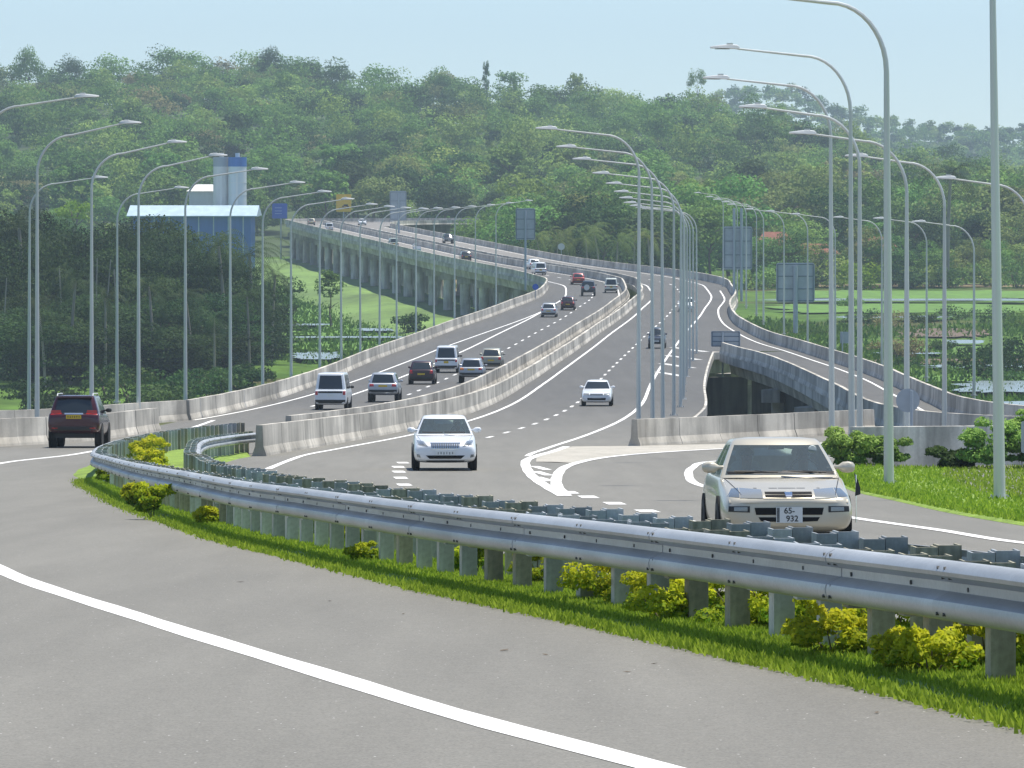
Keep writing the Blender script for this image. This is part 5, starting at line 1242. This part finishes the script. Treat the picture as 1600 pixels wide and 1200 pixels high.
for px, Y, hh in [(22, 655, 12), (112, 660, 13), (160, 668, 14), (178, 662, 14), (192, 655, 13)]:
    b = MB(); b.tube([(0, 0, -.3), (rnd.uniform(-.3, .3), 0, hh*.5), (rnd.uniform(-.5, .5), 0, hh)], [.14, .11, .07], 6)
    o = empty('bare_trunk', (at(px, Y), Y-12, GZ)); tag(o, 'thin pale bare trunk standing in front of the shaded grove', 'tree', 'bare trunks'); b.build('trunk', M['palebark'], o, True)
def bush(px, Y, wd, ht, m, label, group=None, z=GZ, n=1500, leaf=.22, x=None):
    rng = np.random.default_rng(rnd.randrange(9999)); p, nr, ti = crown_points(rng, (wd*.48, wd*.48, ht*.48), ht*.46, 24, n, .34, low=True); p[:, 2] = np.abs(p[:, 2]); v, q = leaves(p, nr, np.full(n, leaf), 1.3, rng)
    o = empty('bush', (x if x is not None else at(px, Y), Y, z)); tag(o, label, 'bush', group); link('foliage', np_mesh('foliage', v, q, LF[m], ti), o)
    b = MB(); [b.tube([(0, 0, -.1), (wd*.12*math.cos(a), wd*.12*math.sin(a), ht*.3), (wd*.25*math.cos(a), wd*.25*math.sin(a), ht*.6)], [.03*ht, .02*ht, .008*ht], 5) for a in (0, 2, 4.2)]; b.build('stem', M['bark'], o); return o
bush(110, 520, 9, 5.0, 'shade', 'broad dark bush below the grove behind the left parapet', None, n=2600, leaf=.3)
bush(20, 470, 5, 3.4, 'shade', 'small dark bush at the left edge below the grove', None, n=1500, leaf=.3)
bush(165, 600, 6, 4.0, 'shade', 'dark bush right of the broad one below the grove', None, n=1500, leaf=.3)
for i, (px, Y, wd, ht) in enumerate([(205, 575, 8, 4.2), (245, 560, 7, 3.4), (285, 590, 8, 3.8), (325, 600, 8, 3.4), (370, 610, 7, 3.2), (60, 560, 8, 4.2), (400, 640, 6, 2.8)]):
    bush(px, Y, wd, ht, 'shade' if i % 2 else 'dark', '%s bush in the low line at the foot of the shaded grove' % ordinal(i+1), 'bushes below the grove', n=2200, leaf=.28)
bush(640, 790, 5.5, 3.6, 'dark', 'dark bush on the bank beside the viaduct piers', None, n=1500, leaf=.3)
bush(700, 770, 4, 2.4, 'mid', 'green bush right of the dark one beside the piers', None, n=1000, leaf=.3)
bush(115, 1020, 7, 4.5, 'lime', 'bright lime green bush lit behind the grove', None, z=-15, n=900, leaf=.4)
tree('airy', 'mid', at(515, 815), 815, .62, 'small slender tree standing alone in the left paddy field', None, 1, 1600, .5, GZ, sz=.62)
hk = 0
for px, Y, wd, ht, m in sorted([(1180, 1030, 10, 5, 'light'), (1215, 1040, 9, 5, 'mid'), (1300, 1045, 12, 5.5, 'light'), (1345, 1035, 10, 5, 'lime'), (1390, 1050, 12, 5, 'mid'), (1440, 1045, 12, 5, 'light'), (1490, 1045, 12, 5.5, 'mid'), (1540, 1050, 12, 5.5, 'light'), (1590, 1040, 14, 6, 'mid'), (1260, 1035, 8, 4, 'dark'), (1420, 1038, 8, 4, 'dark'), (1130, 1000, 8, 4, 'light')]):
    hk += 1; bush(px, Y, wd, ht, m, {'light': 'pale green', 'mid': 'green', 'lime': 'bright green', 'dark': 'dark green'}[m] + ' hedge bush %s from the left at the far field edge' % ordinal(hk), 'hedge at the field edge ' + m, n=1300, leaf=.45)
for px, Y, wd, ht, m in [(1215, 560, 6, 4, 'dark'), (1275, 600, 8, 4.6, 'dark'), (1320, 640, 6, 3, 'dark'), (1545, 640, 9, 4, 'shade'), (1590, 660, 9, 4.5, 'shade')]:
    sk_ = sk_+1 if 'sk_' in globals() else 1; bush(px, Y, wd, ht, m, '%s dark bush from the left just beyond the slip road bend' % ordinal(sk_), 'bushes below the slip road', n=1300, leaf=.3)
rb_ = 0
for px, py, wd, ht, m in [(1350, 505, 6, 2.2, 'dark'), (1395, 512, 7, 2.6, 'brown'), (1440, 508, 6, 2, 'dark'), (1500, 500, 8, 2.4, 'dark'), (1560, 505, 9, 2.6, 'dark'), (1600, 515, 8, 2.6, 'mid'), (1470, 550, 5, 1.6, 'dark'), (1530, 560, 6, 1.8, 'dark'), (1585, 552, 7, 2.0, 'dark'), (1420, 575, 4, 1.4, 'dark'), (1500, 585, 5, 1.4, 'mid'), (1560, 600, 6, 1.6, 'dark'), (1330, 480, 5, 1.6, 'mid'), (1400, 562, 4, 1.4, 'mid')]:
    q = gpx0(px, py); rb_ += 1; bush(px, q[1], wd, ht, m, '%s low field bush counted from the left edge of the right hand paddies' % ordinal(rb_), 'low bushes in the right hand fields', n=900, leaf=.25)
bush(1405, 700, 8, 3.2, 'brown', 'dry brown thicket in the field right of the slip road', None, n=1400, leaf=.25)
# near tree whose outer twigs reach into the right edge
tree('airy', 'mid', 44.5, 400, 1.15, 'green tree beyond the right edge, only its outer leaves in view', None, 2, 2600, .4, GZ, sz=2.0)

# --- paddy water, tracks
def patch(name, m, pts, dz, kind='structure'):
    b = MB(); b.add([(x, y, GZ+dz) for x, y in pts], [tuple(range(len(pts)))]); return tag(b.build(name, m, None), kind=kind)
M['water'] = mat('paddy_water', (.24, .29, .29), .22, spec=.9)  # pale base colour has the sky's reflection painted in
M['bank'] = mat('field_bank', (.20, .16, .08), .95, noise=[(.4, .25, 4)]); M['rice'] = mat('young_rice', (.095, .20, .022), .9, noise=[((.3, .1, 1), .2, 4), (2, .2, 3)]); M['mud'] = mat('mud', (.12, .085, .055), .8, noise=[(.3, .3, 4)])
def gpx(px, py, z=GZ+.2): Y = -z/(py-HOR)*FPX; return ((px-800)/FPX*Y, Y)
def blob(name, m, px0, px1, py0, py1, dz, seed, n=34):
    r = random.Random(seed); pts = []
    for k in range(n):
        a = 2*math.pi*k/n; c = math.cos(a); s_ = math.sin(a); f = r.uniform(.66, 1.0)
        sq = lambda q: math.copysign(abs(q)**.5, q)
        pts.append(gpx((px0+px1)/2+(px1-px0)/2*sq(c)*f, (py0+py1)/2+(py1-py0)/2*sq(s_)*f))
    return patch(name, m, pts, dz)
k = 0
for nm, m, a, b_, c, d in [('rice_field', 'rice', 430, 600, 470, 520, ), ('rice_field', 'rice', 430, 780, 505, 528), ('rice_field', 'rice', 420, 700, 532, 548), ('bank', 'bank', 430, 800, 428, 470), ('bank', 'bank', 440, 620, 420, 432),
                         ('rice_field', 'rice', 1170, 1700, 452, 468), ('rice_field', 'rice', 1170, 1700, 474, 490), ('field_bank', 'bank', 1170, 1700, 443, 450), ('mud_flat', 'mud', 1380, 1560, 512, 528), ('rice_field', 'rice', 1330, 1700, 540, 556), ('rice_field', 'rice', 1400, 1700, 586, 598), ('mud_flat', 'mud', 1340, 1700, 560, 572)]:
    blob(nm, M[m], a, b_, c, d, .16+.012*k, k); k += 1
for a, b_, c, d in [(450, 540, 553, 566), (555, 620, 516, 521), (640, 800, 518, 526), (420, 520, 509, 512), (440, 700, 529, 532), (1170, 1700, 469.5, 473.5), (1290, 1500, 497, 501), (1470, 1540, 535, 542), (1430, 1700, 574.5, 580), (1360, 1480, 555, 558), (1480, 1700, 600, 620), (1440, 1700, 632, 650)]:
    blob('paddy_water', M['water'], a, b_, c, d, .4+.01*k, k); k += 1

# --- buildings far left: batching plant
M['bluewall'] = mat('blue_sheet_wall', (.03, .14, .42), .6, noise=[((1.5, 1.5, .2), .1, 2)]); M['blueroof'] = mat('pale_blue_roof', (.38, .50, .58), .55, noise=[((.6, .2, .6), .12, 3)]); M['whitewall'] = mat('white_wall', (.62, .62, .6), .8, noise=[((.5, .5, .2), .1, 3)]); M['tile'] = mat('red_roof_tiles', (.20, .075, .045), .85, noise=[((2, 2, 2), .25, 4)])
Yb = 1150.0; bl = empty('warehouse', (at(300, Yb), Yb, GZ)); tag(bl, 'long blue warehouse with pale blue roof behind the grove', 'warehouse')
b = MB(); b.box((0, 10, 6.1), (24.5, 20, 12.2)); b.build('wall', M['bluewall'], bl)
b = MB(); b.add([(-13.6, -1.2, 12.35), (13.6, -1.2, 12.35), (13.6, 10, 14.4), (-13.6, 10, 14.4), (-13.6, 21, 12.35), (13.6, 21, 12.35), (-13.6, -1.2, 12.15), (13.6, -1.2, 12.15), (13.6, 21, 12.15), (-13.6, 21, 12.15)], [(0, 1, 2, 3), (3, 2, 5, 4), (6, 7, 1, 0), (9, 4, 5, 8), (6, 9, 8, 7), (0, 3, 4, 9, 6), (1, 7, 8, 5, 2)]); b.build('roof', M['blueroof'], bl)
for k in range(8):
    b = MB(); b.box((-11+k*3.1, -.06, 6.1), (.25, .1, 12)); b.build('column', M['blueroof'], bl)
s_ = empty('silo', (at(346, 1178), 1178, GZ)); tag(s_, 'left grey and white cement silo behind the blue warehouse', 'silo')
def silo(root, r_, h, col, capc):
    b = MB(); b.tube([(0, 0, 4), (0, 0, h)], r_, 20); b.build('tank', col, root, True); b = MB(); b.tube([(0, 0, h-1.7), (0, 0, h+.3)], r_+.03, 20); b.build('top_band', capc, root, True)
    for zz in np.arange(6, h-3, 2.6): b = MB(); b.tube([(0, 0, zz), (0, 0, zz+.12)], r_+.05, 20); b.build('hoop', M['lamp'], root, True)
    b = MB(); [b.tube([(r_*.8*math.cos(a), r_*.8*math.sin(a), -.2), (r_*.8*math.cos(a), r_*.8*math.sin(a), 4.5)], .15, 6) for a in (.6, 2.2, 3.8, 5.4)]; b.build('leg', M['bluewall'], root)
    b = MB(); b.tube([(0, 0, h+.3), (0, 0, h+1.2)], .5, 10); b.build('filter', M['whitewall'], root); b = MB(); b.box((0, -r_-.1, h*.5), (.5, .08, h-6)); b.build('ladder', M['lamp'], root)
silo(s_, 1.75, 24.2, M['whitewall'], mat('grey_band', (.30, .34, .38), .6))
s_ = empty('silo', (at(371, 1176), 1176, GZ)); tag(s_, 'right white cement silo with blue top band behind the blue warehouse', 'silo'); silo(s_, 1.95, 24.2, mat('pale_silo', (.55, .6, .62), .5), M['bluewall'])
def house(px, Y, wd, dp, h, rh, wall, roof, label, z=GZ, rz=0.0, win=2):
    o = empty('house', (at(px, Y), Y, z), rz); tag(o, label, 'house'); b = MB(); b.box((0, dp/2, h/2), (wd, dp, h)); wl_ = b.build('wall', wall, o)
    e = .6; b = MB(); b.add([(-wd/2-e, -e, h-.05), (wd/2+e, -e, h-.05), (wd/2+e, dp+e, h-.05), (-wd/2-e, dp+e, h-.05), (-wd/2+wd*.22, dp/2, h+rh), (wd/2-wd*.22, dp/2, h+rh)], [(0, 1, 5, 4), (1, 2, 5), (2, 3, 4, 5), (3, 0, 4), (0, 3, 2, 1)]); b.build('roof', roof, o)
    for k in range(win):
        b = MB(); b.box((-wd/2+wd*(k+1)/(win+1), -.04, h*.58), (1.1, .1, 1.2)); w_ = b.build('window', M['dash'], o); b = MB(); b.box((-wd/2+wd*(k+1)/(win+1), -.11, h*.58-.66), (1.3, .1, .08)); b.build('sill', M['whitewall'], w_)
    b = MB(); b.box((wd*.36, -.03, 1.05), (.95, .08, 2.1)); b.build('door', M['bark'], o); return o
house(318, 1185, 6.2, 7, 17.2, 1.4, M['whitewall'], M['whitewall'], 'small white plant cabin beside the silos', win=1)
house(1212, 1085, 7.5, 8, 7.2, 2.8, M['whitewall'], M['tile'], 'house with red tiled roof behind the two-post sign')
house(1275, 1095, 9, 8, 5.5, 2.0, mat('pink_wall', (.5, .36, .30), .8), M['tile'], 'pinkish house half hidden by trees beyond the large sign')
house(1370, 1090, 9, 8, 6.0, 3.0, mat('pale_green_wall', (.45, .52, .46), .8), M['tile'], 'pale green house with red roof beyond the right hand fields')

# --- planting on the median: low shrubs with yellow leaf tips
LF['shrub'] = leaf_mat('golden_shrub_leaf', (.12, .25, .016), (.62, .62, .03), .15, .5, .015)
def shrub(x, y, ht, wd, label, group, seed, m='shrub', n=900, leaf=.055, dz=.03):
    rng = np.random.default_rng(seed); p, nr, ti = crown_points(rng, (wd*.5, wd*.5, ht*.48), ht*.5, 22, n, .28, low=True); p[:, 2] = np.maximum(np.abs(p[:, 2]), .02)
    ti = np.clip((p[:, 2]/ht)*.9 + rng.uniform(-.35, .3, n), 0, 1); v, q = leaves(p, nr, np.full(n, leaf), 1.5, rng)
    o = empty('shrub', P(x, y, dz)); tag(o, label, 'shrub', group); link('foliage', np_mesh('foliage', v, q, LF[m], ti), o)
    b = MB()
    for a in (0, 1.4, 2.9, 4.4): b.tube([(0, 0, -.05), (wd*.12*math.cos(a), wd*.12*math.sin(a), ht*.3), (wd*.3*math.cos(a), wd*.3*math.sin(a), ht*.75)], [.006, .005, .002], 4)
    b.build('stem', M['bark'], o); return o
nx_ = pchip([p[1] for p in NEAR[:-5]], [p[0] for p in NEAR[:-5]])
sh = [(19.5+k*.95, rnd.uniform(.40, .56), rnd.uniform(.45, .8)) for k in range(24) if rnd.random() < .9] + [(20+k*1.9, rnd.uniform(.5, .6), rnd.uniform(.5, .8)) for k in range(9)] + [(44.5, .50, .5), (48, .38, .4), (52, .42, .4), (57, .40, .4), (63, .46, .5), (70, .5, .5), (76, .55, .55), (82, .5, .5), (97, .55, .6), (105, .5, .5), (118, .6, .7), (131, .8, .9), (146, .95, 1.0), (156, .85, .9)]
for i, (y, ht, wd) in enumerate(sh):
    a, c = nx_(y), FARX(y); f = rnd.choice([-.06, .3, .4, .5, .6, .7]); ht = ht*.6 if f < 0 else ht; wd = wd*.6 if f < 0 else wd*.8
    if y > 120: f = rnd.uniform(.45, .7)
    shrub(a+(c-a)*f, y, ht*.92 if y < 120 else ht, wd*1.35, '%s yellow-green shrub from the right along the planted median' % ordinal(i+1), 'shrubs on the median', 300+i, n=int(2000+wd*2600) if y < 60 else 1300, leaf=.027 if y < 60 else .075)
for i, (px, py, ht) in enumerate([(168, 762, .5), (236, 812, .55), (208, 796, .4)]):
    x, y = gp(px, py); shrub(x, y, ht, ht, ['leftmost yellow-green shrub outside the guardrail bend', 'right yellow-green shrub outside the guardrail bend', 'small middle yellow-green shrub outside the guardrail bend'][i], 'shrubs on the median', 400+i, n=1100, leaf=.07)
# bushes at the concrete wall
for i, (x, y, ht, wd, m, lab) in enumerate([(9.3, 150.6, 1.25, 1.6, 'light', 'leafy creeper bush over the left end of the concrete wall'), (10.3, 151.2, 1.0, 1.3, 'light', 'low creeper right of the leafy bush on the concrete wall'), (12.0, 150.5, .7, 1.3, 'dark', 'low dark weed at the foot of the concrete wall'), (13.0, 149.5, 1.5, 2.0, 'light', 'largest green bush in front of the concrete wall'), (13.9, 150.0, 1.7, 1.2, 'light', 'tall pale bush at the right end of the concrete wall'), (14.9, 148, 1.0, 1.2, 'dark', 'dark bush at the right edge beside the thick pole')]):
    shrub(x, y, ht, wd, lab, None, 500+i, m, 4200, .085, -.05)

# --- grass
def grass(name, label, pts, h0, h1, wd, m, seed):
    rng = np.random.default_rng(seed); n = len(pts); p = np.array(pts); a = rng.uniform(0, 2*math.pi, n); h = rng.uniform(h0, h1, n); ln = rng.uniform(.1, .8, n)*h
    w_ = np.stack([np.cos(a), np.sin(a), np.zeros(n)], 1)*(wd*rng.uniform(.6, 1.3, n))[:, None]; b_ = rng.uniform(0, 2*math.pi, n); d = np.stack([np.cos(b_)*ln, np.sin(b_)*ln, h], 1)
    v = np.stack([p-w_/2, p+w_/2, p+d*.6+w_*.35, p+d], 1).reshape(-1, 3); q = np.arange(n*4).reshape(-1, 4)
    return tag(link(name, np_mesh(name, v, q, m, rng.uniform(0, 1, n))), label, 'grass', kind='stuff')
LF['grass'] = leaf_mat('grass_blades', (.16, .29, .022), (.33, .48, .055), 0, .5)
pts = []; r = random.Random(9)
ex = pchip([p[1] for p in EDGE_N[:14]], [p[0] for p in EDGE_N[:14]])
def scatter(y0, y1, dens, f0, f1, ragged=.09):
    n = int(dens*(y1-y0)*(f1-f0))
    for _ in range(n):
        y = r.uniform(y0, y1); a = ex(y); f = r.uniform(f0, f1); x = a+f - (abs(r.gauss(0, ragged)) if f < .12 else 0); v = P(x, y, .01+.05*min(1, f*3)); pts.append(tuple(v))
scatter(18, 46, 2600, 0, .95, .05); scatter(46, 75, 1000, 0, .95, .05); scatter(75, 128, 420, 0, 1.6); scatter(18, 60, 500, .95, 2.1); scatter(60, 128, 150, .95, 2.6)
grass('median_grass', 'bright green grass and weeds growing under the guardrails', pts, .015, .065, .022, LF['grass'], 31)
pts = []
for _ in range(42000):
    k = r.randrange(len(vp)-1); t = r.random(); f = r.random()**1.3*7.5; x = vp[k][0]*(1-t)+vp[k+1][0]*t+f; y = vp[k][1]*(1-t)+vp[k+1][1]*t+f*.2
    if y < 62: continue
    pts.append(tuple(P(x, y, .02+(.04 if f < 1 else -.02))))
LF['verge'] = leaf_mat('verge_grass_blades', (.19, .30, .022), (.38, .48, .055), 0, .5)
grass('verge_grass', 'sunlit short grass on the right hand verge', pts, .03, .11, .05, LF['verge'], 32)
# uneven crop and weed tufts over the fields
pts = []; rr_ = np.random.default_rng(77)
for _ in range(52000):
    Y = rr_.uniform(560, 1060); px = rr_.uniform(400, 830) if rr_.random() < .38 else rr_.uniform(1130, 1680); x = at(px, Y)
    if px > 1000 and Y > 870: continue
    if math.sin(x*.11+Y*.013)+math.sin(Y*.055+x*.02)+rr_.normal()*.5 < -.2: continue
    if abs(x-ER(Y)-LPO(Y)-4) < 13: continue
    pts.append((x, Y, GZ+.1))
LF['crop'] = leaf_mat('crop_tufts', (.06, .12, .018), (.17, .25, .045), 0, .4)
grass('field_crops', 'uneven young rice and weeds growing over the paddy fields', pts, .25, .8, .45, LF['crop'], 78)
# small litter of leaves on the near road
for i, (px, py, s_) in enumerate([(376, 910, .05), (788, 1017, .075), (852, 1024, .04), (980, 1051, .035), (630, 960, .035), (515, 940, .03), (1022, 1038, .03), (1370, 1115, .04)]):
    x, y = gp(px, py); b = MB(); b.add([(-s_*.8, 0, .006), (0, -s_*.35, .008), (s_*.8, 0, .009), (0, s_*.35, .006), (0, 0, .003)], [(0, 1, 4), (1, 2, 4), (2, 3, 4), (3, 0, 4)])
    o = b.build('dry_leaf', M['bark'], None); o.location = P(x, y); o.rotation_euler = (0, 0, i*1.1); tag(o, 'small dark dry leaf lying on the near asphalt', 'leaf', 'dry leaves on the near road')

# ------------------------------------------------------------------ haze
b = MB(); b.box((0, 2100, 32), (5400, 4760, 122)); hz = b.build('haze', None, None)
hm = bpy.data.materials.new('haze_air'); hm.use_nodes = True; t = hm.node_tree; t.nodes.clear()
vo = t.nodes.new('ShaderNodeVolumePrincipled'); vo.inputs['Color'].default_value = (.70, .87, 1.0, 1); vo.inputs['Density'].default_value = .000145; vo.inputs['Anisotropy'].default_value = .2
ho = t.nodes.new('ShaderNodeOutputMaterial'); t.links.new(vo.outputs[0], ho.inputs['Volume']); hz.data.materials.append(hm); tag(hz, kind='stuff')
